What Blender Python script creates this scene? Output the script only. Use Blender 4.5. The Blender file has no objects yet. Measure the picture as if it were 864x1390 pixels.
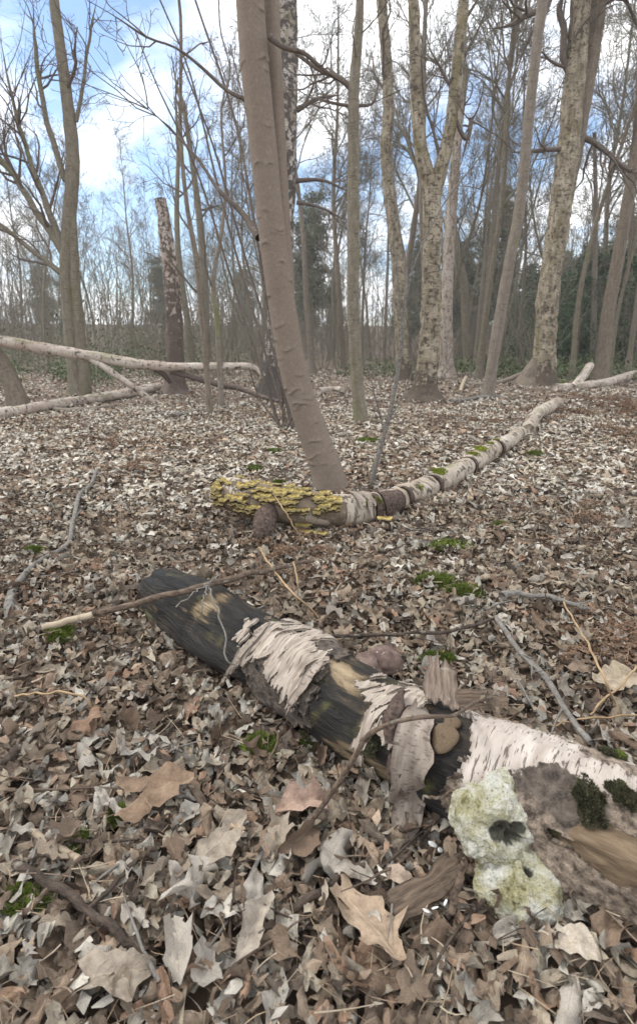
import bpy, math, random
import numpy as np
from mathutils import Vector, Matrix, Euler, noise as mnoise

# ------------------------------------------------------------------ camera, sky, sun, exposure
SC = bpy.context.scene
COL = SC.collection
CAM_H, PITCH, FPX = 1.0, math.radians(13.9), 722.0      # focal length in pixels of a 864 x 1390 frame
cam_data = bpy.data.cameras.new("camera")
cam = bpy.data.objects.new("camera", cam_data)
COL.objects.link(cam)
cam.location = (0, 0, CAM_H)
cam.rotation_euler = (math.pi / 2 - PITCH, 0, 0)
cam_data.sensor_fit = 'VERTICAL'
cam_data.sensor_height = 36.0
cam_data.lens = FPX / 1390 * 36.0
cam_data.shift_y = -45 / 1390
cam_data.clip_start, cam_data.clip_end = 0.02, 1500
cam_data.dof.use_dof = True
cam_data.dof.focus_distance = 1.6
cam_data.dof.aperture_fstop = 5.6
SC.camera = cam

SUN_EL, SUN_AZ = math.radians(48), math.radians(285)    # azimuth clockwise from +Y
world = bpy.data.worlds.new("World")
SC.world = world
world.use_nodes = True


def build_sky():
    nt = world.node_tree
    nt.nodes.clear()
    L = nt.links.new
    out = nt.nodes.new('ShaderNodeOutputWorld')
    sky = nt.nodes.new('ShaderNodeTexSky')
    sky.sky_type = 'NISHITA'
    sky.sun_disc = False
    sky.sun_elevation = SUN_EL
    sky.sun_rotation = SUN_AZ
    sky.ozone_density = 1.6
    sky.dust_density = 0.2
    bg_sky = nt.nodes.new('ShaderNodeBackground')
    bg_sky.inputs['Strength'].default_value = 0.15
    L(sky.outputs[0], bg_sky.inputs['Color'])
    tc = nt.nodes.new('ShaderNodeTexCoord')
    sep = nt.nodes.new('ShaderNodeSeparateXYZ')
    L(tc.outputs['Generated'], sep.inputs[0])
    # project the view direction on a cloud layer
    zz = nt.nodes.new('ShaderNodeMath'); zz.operation = 'MAXIMUM'
    L(sep.outputs['Z'], zz.inputs[0]); zz.inputs[1].default_value = 0.0
    za = nt.nodes.new('ShaderNodeMath'); za.operation = 'ADD'
    L(zz.outputs[0], za.inputs[0]); za.inputs[1].default_value = 0.22
    cb = nt.nodes.new('ShaderNodeCombineXYZ')
    for i, ax in enumerate('XY'):
        d = nt.nodes.new('ShaderNodeMath'); d.operation = 'DIVIDE'
        L(sep.outputs[ax], d.inputs[0]); L(za.outputs[0], d.inputs[1])
        L(d.outputs[0], cb.inputs[i])
    n1 = nt.nodes.new('ShaderNodeTexNoise')
    n1.inputs['Scale'].default_value = 1.15
    n1.inputs['Detail'].default_value = 7
    n1.inputs['Roughness'].default_value = 0.55
    n1.inputs['Distortion'].default_value = 0.35
    off = nt.nodes.new('ShaderNodeVectorMath'); off.operation = 'ADD'
    off.inputs[1].default_value = SKY_OFF
    L(cb.outputs[0], off.inputs[0])
    L(off.outputs[0], n1.inputs['Vector'])
    rp = nt.nodes.new('ShaderNodeValToRGB')
    rp.color_ramp.elements[0].position = 0.34
    rp.color_ramp.elements[1].position = 0.50
    # breaks in the cloud
    val = n1.outputs[0]
    nrm = nt.nodes.new('ShaderNodeVectorMath'); nrm.operation = 'NORMALIZE'
    L(tc.outputs['Generated'], nrm.inputs[0])
    for (gx, gy, lo, amt) in SKY_GAPS:
        d = ray(gx, gy); d = d / np.linalg.norm(d)
        dot = nt.nodes.new('ShaderNodeVectorMath'); dot.operation = 'DOT_PRODUCT'
        L(nrm.outputs[0], dot.inputs[0]); dot.inputs[1].default_value = tuple(d)
        mr = nt.nodes.new('ShaderNodeMapRange'); mr.interpolation_type = 'SMOOTHSTEP'
        mr.inputs[1].default_value = lo; mr.inputs[2].default_value = 1.0; mr.inputs[3].default_value = 0.0; mr.inputs[4].default_value = amt
        L(dot.outputs['Value'], mr.inputs[0])
        ad = nt.nodes.new('ShaderNodeMath'); ad.operation = 'SUBTRACT'
        L(val, ad.inputs[0]); L(mr.outputs[0], ad.inputs[1]); val = ad.outputs[0]
    L(val, rp.inputs[0])
    n2 = nt.nodes.new('ShaderNodeTexNoise')
    n2.inputs['Scale'].default_value = 2.2
    n2.inputs['Detail'].default_value = 4
    L(cb.outputs[0], n2.inputs['Vector'])
    cr = nt.nodes.new('ShaderNodeValToRGB')
    cr.color_ramp.elements[0].position = 0.3
    cr.color_ramp.elements[0].color = (0.80, 0.86, 0.97, 1)
    cr.color_ramp.elements[1].position = 0.62
    cr.color_ramp.elements[1].color = (1, 1, 1, 1)
    L(n2.outputs[0], cr.inputs[0])
    bg_c = nt.nodes.new('ShaderNodeBackground')
    bg_c.inputs['Strength'].default_value = 1.4
    L(cr.outputs[0], bg_c.inputs['Color'])
    mx = nt.nodes.new('ShaderNodeMixShader')
    L(rp.outputs[0], mx.inputs[0])
    L(bg_sky.outputs[0], mx.inputs[1])
    L(bg_c.outputs[0], mx.inputs[2])
    L(mx.outputs[0], out.inputs[0])


SKY_OFF = (3.1, 0.4, 0.0)
SKY_GAPS = [(225, 200, .965, .19), (690, 330, .98, .12), (450, 290, .985, .12), (15, 60, .985, .07)]
sun_data = bpy.data.lights.new("sun", 'SUN')
sun_data.energy = 1.5
sun_data.angle = math.radians(12)
sun_data.color = (1.0, 0.95, 0.87)
sun = bpy.data.objects.new("sun", sun_data)
COL.objects.link(sun)
_sd = Vector((math.sin(SUN_AZ) * math.cos(SUN_EL), math.cos(SUN_AZ) * math.cos(SUN_EL), math.sin(SUN_EL)))
sun.rotation_euler = (-_sd).to_track_quat('-Z', 'Y').to_euler()
SC.view_settings.view_transform = 'Standard'
SC.view_settings.look = 'None'
SC.view_settings.gamma = 1.0
SC.view_settings.use_curve_mapping = False
SC.view_settings.exposure = 0.68
SC.cycles.max_bounces = 6
SC.cycles.volume_bounces = 2
SC.cycles.transparent_max_bounces = 4

rng = np.random.default_rng(7)
random.seed(7)
PI = math.pi

# ------------------------------------------------------------------ picture pixel <-> world
CF = np.array([0, math.cos(PITCH), -math.sin(PITCH)])
CU = np.array([0, math.sin(PITCH), math.cos(PITCH)])
CR = np.array([1.0, 0, 0])
CP = np.array([0, 0, CAM_H])

_gw = [(0.045, 6.5, 0.3), (0.035, 4.1, 1.7), (0.022, 2.3, 2.6), (0.018, 1.35, 0.9),
       (0.010, 0.72, 2.0), (0.008, 0.47, 0.2), (0.006, 0.33, 1.2)]


def gz(x, y):
    """height of the woodland floor"""
    x = np.asarray(x, float); y = np.asarray(y, float)
    z = np.zeros(np.broadcast(x, y).shape)
    for i, (a, wl, an) in enumerate(_gw):
        k = 2 * PI / wl
        z = z + a * np.sin(k * (x * math.cos(an) + y * math.sin(an)) + 1.3 * i) \
            * np.cos(0.6 * k * (x * math.sin(an) - y * math.cos(an)) + 2.1 * i)
    return z


CP[2] += float(gz(0, 0)); cam.location.z = CP[2]


def ray(px, py):
    return CF + CR * ((px - 432) / FPX) + CU * ((650 - py) / FPX)


def at(px, py, Y):
    d = ray(px, py)
    return CP + d * (Y / d[1])


def gp(px, py, dz=0.0):
    d = ray(px, py)
    t = (dz - CP[2]) / d[2]
    for _ in range(12):
        p = CP + d * t
        h = float(gz(p[0], p[1])) + dz
        t = t + 0.7 * ((h - p[2]) / d[2])
    return CP + d * t


build_sky()


def depth(p):
    return float(np.dot(np.asarray(p) - CP, CF))


def project(P):
    P = np.asarray(P) - CP
    w = P @ CF
    return np.stack([432 + FPX * (P @ CR) / w, 650 - FPX * (P @ CU) / w], -1)


# ------------------------------------------------------------------ mesh helpers
class Geo:
    def __init__(s):
        s.V, s.F, s.A, s.C, s.n, s.polys = [], [], [], [], 0, []

    def add(s, V, F, a=None, c=None):
        V = np.asarray(V, float).reshape(-1, 3)
        s.V.append(V)
        s.A.append(np.zeros_like(V) if a is None else np.asarray(a, float).reshape(-1, 3))
        s.C.append(np.zeros_like(V) if c is None else np.broadcast_to(np.asarray(c, float), V.shape))
        for f in (F if isinstance(F, list) else [F]):
            s.F.append(np.asarray(f, np.int64) + s.n)
        s.n += len(V)

    def poly(s, P, R, sides=4, c=None):
        s.polys.append((np.asarray(P, float), np.asarray(R, float), sides, c))

    def flush(s):
        groups = {}
        for P, R, sd, c in s.polys:
            groups.setdefault((len(P), sd), []).append((P, R, c))
        s.polys = []
        for (K, sd), lst in groups.items():
            P = np.stack([q[0] for q in lst]); R = np.stack([q[1] for q in lst])
            M = len(lst)
            T = np.gradient(P, axis=1)
            T /= np.linalg.norm(T, axis=2, keepdims=True) + 1e-9
            mean = np.abs(T.mean(1))
            ref = np.where((mean[:, 2:3] > 0.75), np.array([[1.0, 0.13, 0.07]]), np.array([[0.09, 0.05, 1.0]]))
            n = np.cross(T, ref[:, None, :]); n /= np.linalg.norm(n, axis=2, keepdims=True) + 1e-9
            b = np.cross(T, n)
            an = np.arange(sd) * 2 * PI / sd
            ca, sa = np.cos(an), np.sin(an)
            V = P[:, :, None, :] + R[:, :, None, None] * (n[:, :, None, :] * ca[None, None, :, None] + b[:, :, None, :] * sa[None, None, :, None])
            seg = np.linalg.norm(np.diff(P, axis=1), axis=2)
            S = np.concatenate([np.zeros((M, 1)), np.cumsum(seg, 1)], 1)
            A = np.stack([np.broadcast_to(R[:, :, None] * ca, (M, K, sd)), np.broadcast_to(R[:, :, None] * sa, (M, K, sd)),
                          np.broadcast_to(S[:, :, None], (M, K, sd)) + (np.arange(M) * 1.37 % 9)[:, None, None]], -1)
            Cc = np.zeros((M, K, sd, 3))
            for i, q in enumerate(lst):
                if q[2] is not None:
                    Cc[i] = q[2]
            i = np.arange(K - 1)[:, None] * sd; j = np.arange(sd)[None, :]; j2 = (j + 1) % sd
            Fb = np.stack([i + j, i + j2, i + sd + j2, i + sd + j], -1).reshape(-1, 4)
            F = (Fb[None] + (np.arange(M) * K * sd)[:, None, None]).reshape(-1, 4)
            s.add(V, F, A, Cc.reshape(-1, 3))

    def build(s, name, material, parent=None, origin=(0, 0, 0), smooth=True):
        s.flush()
        V = np.concatenate(s.V) - np.asarray(origin, float)
        me = bpy.data.meshes.new(name)
        me.vertices.add(len(V)); me.vertices.foreach_set('co', V.astype(np.float32).ravel())
        lv = np.concatenate([f.ravel() for f in s.F])
        lt = np.concatenate([np.full(len(f), f.shape[1]) for f in s.F])
        me.loops.add(len(lv)); me.loops.foreach_set('vertex_index', lv.astype(np.int32))
        me.polygons.add(len(lt))
        me.polygons.foreach_set('loop_start', np.concatenate([[0], np.cumsum(lt)[:-1]]).astype(np.int32))
        me.polygons.foreach_set('loop_total', lt.astype(np.int32))
        me.polygons.foreach_set('use_smooth', np.full(len(lt), smooth))
        for nm, src in (('bk', s.A), ('lc', s.C)):
            at_ = me.attributes.new(nm, 'FLOAT_VECTOR', 'POINT')
            at_.data.foreach_set('vector', np.concatenate(src).astype(np.float32).ravel())
        me.update(calc_edges=True)
        me.materials.append(material)
        o = bpy.data.objects.new(name, me)
        COL.objects.link(o)
        if parent is not None:
            o.parent = parent
        return o


def tag(o, label=None, cat=None, group=None, kind=None):
    for k, v in (('label', label), ('category', cat), ('group', group), ('kind', kind)):
        if v:
            o[k] = v
    return o


def thing(name, loc, label, cat, group=None):
    o = bpy.data.objects.new(name, None)
    o.empty_display_size = 0.1
    COL.objects.link(o)
    o.location = loc
    return tag(o, label, cat, group)


def copy_tree(o, loc, rz=0.0, sc=1.0, label=None):
    r = o.copy(); COL.objects.link(r)
    r.location = loc; r.rotation_euler = (0, 0, rz); r.scale = (sc, sc, sc)
    if label:
        r['label'] = label
    for ch in list(o.children):
        c = ch.copy(); COL.objects.link(c); c.parent = r
        for g in list(ch.children):
            d = g.copy(); COL.objects.link(d); d.parent = c
    return r


def smooth(P, n):
    """Catmull-Rom resample of rows of any width"""
    P = np.asarray(P, float)
    if len(P) < 3:
        t = np.linspace(0, 1, n)[:, None]
        return P[0] * (1 - t) + P[-1] * t
    Q = np.vstack([2 * P[0] - P[1], P, 2 * P[-1] - P[-2]])
    d = np.linalg.norm(np.diff(P[:, :3], axis=0), axis=1)
    acc = np.concatenate([[0], np.cumsum(d)])
    out = []
    for s in np.linspace(0, acc[-1], n):
        i = min(np.searchsorted(acc, s, 'right') - 1, len(P) - 2)
        u = (s - acc[i]) / (d[i] + 1e-9)
        a, b, c, e = Q[i], Q[i + 1], Q[i + 2], Q[i + 3]
        out.append(0.5 * (2 * b + (c - a) * u + (2 * a - 5 * b + 4 * c - e) * u * u + (3 * b - a - 3 * c + e) * u ** 3))
    return np.array(out)


def vn(P, scale, off=0.0):
    sc = np.broadcast_to(np.asarray(scale, float), (3,))
    Q = np.asarray(P).reshape(-1, 3) * sc + off
    f = mnoise.noise
    return np.array([f(Vector(q)) for q in Q]).reshape(np.asarray(P).shape[:-1])


def tube(geo, P, R, sides=24, rf=None, cap0=False, cap1=False, c=None, up=None, soff=0.0, zoff=0.0):
    """one detailed tube; rf(theta, s, P) gives the extra radius; up gives the theta = 0 direction"""
    P = np.asarray(P, float); R = np.asarray(R, float)
    K = len(P)
    T = np.gradient(P, axis=0); T /= np.linalg.norm(T, axis=1, keepdims=True) + 1e-9
    if up is None:
        up = np.array([1.0, 0.1, 0]) if abs(T[:, 2].mean()) > 0.7 else np.array([0, 0, 1.0])
    n = up - T * (T @ up)[:, None]; n /= np.linalg.norm(n, axis=1, keepdims=True) + 1e-9
    b = np.cross(T, n)
    an = np.arange(sides) * 2 * PI / sides
    s = np.concatenate([[0], np.cumsum(np.linalg.norm(np.diff(P, axis=0), axis=1))])
    A = np.stack([R[:, None] * np.cos(an) + soff, R[:, None] * np.sin(an) - soff, np.broadcast_to(s[:, None] + zoff, (K, sides))], -1)
    RR = np.broadcast_to(R[:, None], (K, sides)).copy()
    if rf is not None:
        RR = RR + rf(np.broadcast_to(an, (K, sides)), np.broadcast_to(s[:, None], (K, sides)), A)
    D = n[:, None, :] * np.cos(an)[None, :, None] + b[:, None, :] * np.sin(an)[None, :, None]
    V = (P[:, None, :] + RR[..., None] * D).reshape(-1, 3)
    A = A.reshape(-1, 3)
    i = np.arange(K - 1)[:, None] * sides; j = np.arange(sides)[None, :]; j2 = (j + 1) % sides
    F = [np.stack([i + j, i + j2, i + sides + j2, i + sides + j], -1).reshape(-1, 4)]
    nv = K * sides
    for flag, row, cen, sg in ((cap0, 0, P[0], -1), (cap1, K - 1, P[-1], 1)):
        if flag:
            V = np.vstack([V, cen + T[row] * sg * 0.02 * R[row]]); A = np.vstack([A, [soff, -soff, s[row]]])
            jj = np.arange(sides); base = row * sides
            F.append(np.stack([base + jj, base + (jj + 1) % sides, np.full(sides, nv)], -1)[:, ::-sg])
            nv += 1
    geo.add(V, F, A, c)
    return V
# ------------------------------------------------------------------ materials
class NT:
    """tiny node-graph writer"""
    def __init__(s, name, rough=0.9):
        s.m = bpy.data.materials.new(name); s.m.use_nodes = True
        s.t = s.m.node_tree
        s.b = s.t.nodes['Principled BSDF']
        s.b.inputs['Roughness'].default_value = rough
        s.b.inputs['Specular IOR Level'].default_value = 0.25

    def n(s, ty, **kw):
        x = s.t.nodes.new('ShaderNode' + ty)
        for k, v in kw.items():
            setattr(x, k, v)
        return x

    def put(s, sock, v):
        if hasattr(v, 'links'):
            s.t.links.new(v, sock)
        else:
            if sock.type == 'RGBA' and len(v) == 3:
                v = (*v, 1)
            sock.default_value = v

    def attr(s, name):
        return s.n('Attribute', attribute_name=name).outputs['Vector']

    def obj(s):
        return s.n('TexCoord').outputs['Object']

    def rnd(s):
        return s.n('ObjectInfo').outputs['Random']

    def scale(s, v, sc, off=(0, 0, 0)):
        x = s.n('Mapping'); s.put(x.inputs[0], v); x.inputs['Scale'].default_value = sc; x.inputs['Location'].default_value = off
        return x.outputs[0]

    def noise(s, v, sc=1, det=4, rough=0.55, dist=0.0, col=False):
        x = s.n('TexNoise'); s.put(x.inputs['Vector'], v); x.inputs['Scale'].default_value = sc
        x.inputs['Detail'].default_value = det; x.inputs['Roughness'].default_value = rough; x.inputs['Distortion'].default_value = dist
        return x.outputs[1 if col else 0]

    def voro(s, v, sc=1, feat='F1', out='Distance', rand=1.0):
        x = s.n('TexVoronoi', feature=feat); s.put(x.inputs['Vector'], v); x.inputs['Scale'].default_value = sc
        x.inputs['Randomness'].default_value = rand
        return x.outputs[out]

    def ramp(s, f, stops, interp='LINEAR'):
        x = s.n('ValToRGB'); s.put(x.inputs[0], f)
        cr = x.color_ramp; cr.interpolation = interp
        while len(cr.elements) < len(stops):
            cr.elements.new(0.5)
        for e, (p, c) in zip(cr.elements, stops):
            e.position = p
            e.color = (c, c, c, 1) if isinstance(c, (int, float)) else (*c, 1)
        return x.outputs[0]

    def step(s, f, a, b):
        x = s.n('MapRange'); s.put(x.inputs[0], f); x.inputs[1].default_value = a; x.inputs[2].default_value = b
        return x.outputs[0]

    def mix(s, f, a, b, mode='MIX'):
        x = s.n('Mix', data_type='RGBA', blend_type=mode)
        s.put(x.inputs[0], f); s.put(x.inputs[6], a); s.put(x.inputs[7], b)
        return x.outputs[2]

    def math(s, op, a, b=0.0, c=0.0):
        x = s.n('Math', operation=op)
        for i, v in enumerate((a, b, c)):
            s.put(x.inputs[i], v)
        return x.outputs[0]

    def sep(s, v):
        x = s.n('SeparateXYZ'); s.put(x.inputs[0], v)
        return x.outputs

    def bump(s, h, st=0.5, d=0.01):
        x = s.n('Bump'); x.inputs['Strength'].default_value = st; x.inputs['Distance'].default_value = d
        s.put(x.inputs['Height'], h)
        if s.b.inputs['Normal'].links:
            s.t.links.new(s.b.inputs['Normal'].links[0].from_socket, x.inputs['Normal'])
        s.t.links.new(x.outputs[0], s.b.inputs['Normal'])

    def done(s, col):
        s.put(s.b.inputs['Base Color'], col)
        return s.m


def m_birch(name, white=(0.56, 0.50, 0.43), pink=(0.40, 0.31, 0.25), dark=(0.045, 0.036, 0.03), green=(0.20, 0.19, 0.09),
            black=0.60, lent=0.62, alg=0.55, foot=0.0, flute=0.0):
    m = NT(name, 0.8)
    bk = m.attr('bk')
    n0 = m.noise(m.scale(bk, (5, 5, 2.5)), 1, 5)
    col = m.mix(m.step(n0, 0.35, 0.65), white, pink)
    fl = m.noise(m.scale(bk, (26, 26, 1.6), (2, 5, 1)), 1, 4, 0.6)
    col = m.mix(m.math('MULTIPLY', m.step(fl, 0.44, 0.34), flute), col, dark)
    n1 = m.noise(m.scale(bk, (4, 4, 1.2), (7, 3, 1)), 1, 4)
    col = m.mix(m.step(n1, alg, alg + 0.12), col, green)
    ln = m.noise(m.scale(bk, (9, 9, 60)), 1, 3, 0.6)
    lm = m.step(ln, lent - 0.03, lent + 0.03)
    col = m.mix(m.math('MULTIPLY', lm, 0.75), col, dark)
    fine = m.noise(m.scale(bk, (60, 60, 200)), 1, 3)
    col = m.mix(m.step(fine, 0.3, 0.8), m.mix(0.25, col, dark), col)
    bn = m.noise(m.scale(bk, (13, 13, 11), (1, 9, 4)), 1, 7, 0.66)
    thr = black
    if foot > 0:   # rough dark bark on the foot of the trunk
        z = m.sep(bk)[2]
        bn = m.math('ADD', bn, m.math('MULTIPLY', m.step(z, foot, 0.0), 0.30))
    bm = m.step(bn, thr - 0.03, thr + 0.02)
    dcol = m.mix(m.noise(m.scale(bk, (50, 50, 20)), 1, 3), dark, tuple(min(1, c * 3.6) for c in dark))
    col = m.mix(bm, col, dcol)
    m.bump(lm, -0.5, 0.004)
    m.bump(m.math('MULTIPLY', bm, m.noise(m.scale(bk, (30, 30, 14)), 1, 5)), 0.8, 0.03)
    m.bump(fine, 0.3, 0.004)
    return m.done(col)


def m_bark(name, a, b, spot=(0.36, 0.34, 0.28), green=(0.15, 0.15, 0.06), gthr=0.62, sc=(22, 22, 7), rough=0.9, bd=0.012, bs=0.5, ringa=0.5):
    m = NT(name, rough)
    bk = m.attr('bk')
    n0 = m.noise(m.scale(bk, sc), 1, 6, 0.6)
    col = m.mix(m.step(n0, 0.3, 0.7), a, b)
    n1 = m.noise(m.scale(bk, (5, 5, 1.6), (4, 4, 4)), 1, 4)
    col = m.mix(m.step(n1, gthr, gthr + 0.14), col, green)
    n2 = m.noise(m.scale(bk, (34, 34, 30), (1, 2, 3)), 1, 3)
    col = m.mix(m.math('MULTIPLY', m.step(n2, 0.6, 0.72), 0.55), col, spot)
    ring = m.noise(m.scale(bk, (6, 6, 55)), 1, 3)
    col = m.mix(m.math('MULTIPLY', m.step(ring, 0.56, 0.68), ringa), col, tuple(c * 0.4 for c in a))
    m.bump(n0, bs, bd)
    m.bump(ring, ringa, 0.012)
    return m.done(col)


def m_plain(name, a, b, sc=20, rough=0.9, bs=0.3, bd=0.005):
    m = NT(name, rough)
    n0 = m.noise(m.obj(), sc, 5)
    m.bump(n0, bs, bd)
    return m.done(m.mix(m.step(n0, 0.32, 0.68), a, b))


MAT = {}
MAT['smooth'] = m_bark('smooth_bark', (0.158, 0.124, 0.097), (0.212, 0.168, 0.134), spot=(0.26, 0.215, 0.175), green=(0.23, 0.20, 0.14), gthr=0.66, sc=(75, 75, 60), bd=0.004, bs=0.6, ringa=0.10)
MAT['olive'] = m_bark('olive_bark', (0.125, 0.107, 0.078), (0.215, 0.185, 0.14), green=(0.145, 0.14, 0.075), gthr=0.56)
MAT['brown'] = m_bark('brown_bark', (0.12, 0.095, 0.07), (0.22, 0.18, 0.14), gthr=0.62, sc=(30, 30, 6), bd=0.03, bs=0.8)
MAT['grey'] = m_bark('grey_bark', (0.14, 0.117, 0.093), (0.225, 0.19, 0.155), gthr=0.6)
MAT['twig'] = m_bark('twig_bark', (0.095, 0.075, 0.062), (0.15, 0.12, 0.10), gthr=0.72)
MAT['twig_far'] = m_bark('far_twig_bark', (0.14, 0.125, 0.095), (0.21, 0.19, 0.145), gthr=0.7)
MAT['stick_grey'] = m_bark('grey_stick_bark', (0.11, 0.10, 0.088), (0.24, 0.22, 0.195), gthr=0.72, sc=(80, 80, 40), bs=.8)
MAT['stick_dark'] = m_bark('dark_stick_bark', (0.03, 0.022, 0.017), (0.105, 0.078, 0.06), gthr=0.8, sc=(90, 90, 40), bs=.9)
MAT['stick_red'] = m_bark('reddish_stick_bark', (0.055, 0.038, 0.028), (0.19, 0.138, 0.10), gthr=0.74, sc=(90, 90, 45), bs=.9)
MAT['stick_pale'] = m_bark('pale_stripped_wood', (0.27, 0.21, 0.145), (0.42, 0.345, 0.25), gthr=0.9)
MAT['straw'] = m_plain('dry_straw', (0.24, 0.16, 0.085), (0.38, 0.27, 0.16))
MAT['birch'] = m_birch('birch_bark')
MAT['birch_knobbly'] = m_birch('knobbly_birch_bark', (0.41, 0.355, 0.265), (0.20, 0.165, 0.11), dark=(0.04, 0.031, 0.023), black=0.575, lent=0.585, alg=0.55, green=(0.20, 0.17, 0.085), flute=0.6, foot=0.8)
MAT['birch_dark'] = m_birch('dark_birch_bark', (0.55, 0.50, 0.45), (0.30, 0.25, 0.2), dark=(0.035, 0.03, 0.026), black=0.50, lent=0.6, alg=0.56, foot=0.9)
MAT['birch_snag'] = m_birch('snag_birch_bark', (0.58, 0.52, 0.46), (0.30, 0.22, 0.17), dark=(0.045, 0.034, 0.028), black=0.53, lent=0.60, alg=0.9, foot=2.6)
MAT['birch_log'] = m_birch('fallen_birch_bark', (0.50, 0.44, 0.36), (0.36, 0.29, 0.22), dark=(0.05, 0.04, 0.03), black=0.585, lent=0.585, alg=0.62, green=(0.17,0.16,0.06))
MAT['moss'] = m_plain('moss', (0.05, 0.07, 0.012), (0.145, 0.185, 0.03), 60, 0.9, 0.6, 0.01)
MAT['moss_bright'] = m_plain('bright_moss', (0.10, 0.12, 0.014), (0.27, 0.30, 0.045), 60, 0.9, 0.6, 0.01)
MAT['moss_dark'] = m_plain('dark_moss', (0.035, 0.033, 0.018), (0.085, 0.08, 0.042), 60, 0.95, 0.6, 0.01)
MAT['fern'] = m_plain('dead_bracken', (0.12, 0.07, 0.045), (0.22, 0.145, 0.095), 14)
MAT['ever'] = m_plain('evergreen_leaf', (0.03, 0.06, 0.028), (0.065, 0.115, 0.05), 2.0, 0.5)
MAT['pine'] = m_plain('pine_needle', (0.10, 0.12, 0.085), (0.17, 0.19, 0.135), 1.2, 0.8)
MAT['bramble'] = m_plain('bramble_leaf', (0.055, 0.075, 0.03), (0.125, 0.15, 0.07), 3.0, 0.7)


def m_leaf(name, single):
    m = NT(name, 0.85)
    bk = m.attr('bk')                       # u along the midrib, v across
    u, v, r = m.sep(bk)
    if single:
        base = m.ramp(m.rnd(), LEAF_RAMP, 'CONSTANT')
    else:
        base = m.attr('lc')
    mott = m.noise(m.obj(), 55, 5, 0.65)
    col = m.mix(m.step(mott, 0.25, 0.75), m.mix(0.62, base, (0.045, 0.028, 0.02)), m.mix(0.14, base, (0.62, 0.56, 0.46)))
    av = m.math('ABSOLUTE', v)
    rib = m.step(av, 0.10, 0.03)
    vein = m.math('SINE', m.math('MULTIPLY', m.math('SUBTRACT', u, m.math('MULTIPLY', av, 0.28)), 52))
    vm = m.step(vein, 0.86, 1.0)
    col = m.mix(m.math('MULTIPLY', m.math('MAXIMUM', rib, m.math('MULTIPLY', vm, 0.55)), 0.35), col, m.mix(0.5, base, (0.55, 0.45, 0.33)))
    m.bump(m.math('ADD', m.math('MULTIPLY', vm, 0.5), rib), 0.5, 0.003)
    m.bump(mott, 0.6, 0.009)
    return m.done(col)


PAL_NEAR_W = np.array([0.11, 0.13, 0.14, 0.14, 0.13, 0.11, 0.06, 0.09, 0.06, 0.05, 0.08])
PAL = np.array([(0.60, 0.54, 0.46), (0.42, 0.35, 0.265), (0.34, 0.27, 0.195), (0.26, 0.185, 0.125), (0.185, 0.115, 0.072),
                (0.115, 0.07, 0.045), (0.32, 0.185, 0.115), (0.45, 0.41, 0.355), (0.30, 0.265, 0.22), (0.41, 0.29, 0.20), (0.07, 0.045, 0.032)])
PALW = np.array([0.34, 0.18, 0.10, 0.06, 0.06, 0.05, 0.03, 0.20, 0.08, 0.04, 0.04]); PALW = PALW / PALW.sum()
PAL_BROWN_W = np.array([0.05, 0.07, 0.12, 0.17, 0.18, 0.14, 0.09, 0.06, 0.05, 0.05, 0.08])
PAL_BROWN_W = PAL_BROWN_W / PAL_BROWN_W.sum()
PAL_NEAR_W = PAL_NEAR_W / PAL_NEAR_W.sum()
_cw = np.concatenate([[0], np.cumsum(PAL_NEAR_W)[:-1]])
LEAF_RAMP = [(float(a), tuple(float(x) for x in c)) for a, c in zip(_cw, PAL)]
MAT['leaf'] = m_leaf('dead_leaf', False)
MAT['leaf_single'] = m_leaf('dead_leaf_single', True)


def m_ground():
    m = NT('leaf_mould', 0.95)
    p = m.obj()
    w = m.noise(p, 3.0, 3, 0.5, 0, True)
    pp = m.n('VectorMath', operation='ADD'); m.put(pp.inputs[0], p)
    sc = m.n('VectorMath', operation='SCALE'); m.put(sc.inputs[0], w); sc.inputs['Scale'].default_value = 0.25
    m.put(pp.inputs[1], sc.outputs[0])
    vc = m.voro(m.scale(pp.outputs[0], (13, 13, 13)), 1, 'F1', 'Color')
    cell = m.ramp(m.sep(vc)[0], [(0, (0.03, 0.02, 0.015)), (0.3, (0.075, 0.05, 0.034)), (0.55, (0.16, 0.115, 0.082)), (0.8, (0.26, 0.20, 0.15)), (1, (0.36, 0.30, 0.235))])
    big = m.noise(p, 0.5, 4)
    col = m.mix(m.step(big, 0.35, 0.7), cell, m.mix(0.5, cell, (0.12, 0.075, 0.045)))
    fine = m.noise(p, 40, 5)
    col = m.mix(m.step(fine, 0.3, 0.7), m.mix(0.5, col, (0.04, 0.026, 0.018)), col)
    m.bump(m.sep(vc)[1], 0.5, 0.02)
    m.bump(fine, 0.5, 0.01)
    return m.done(col)


MAT['ground'] = m_ground()
# ------------------------------------------------------------------ ground sheet
def far_rise(r):
    """the wood floor climbs gently beyond the far trees"""
    t = np.clip((np.asarray(r, float) - 48) / 62, 0, 1)
    return 5.0 * t * t * (3 - 2 * t)


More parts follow.
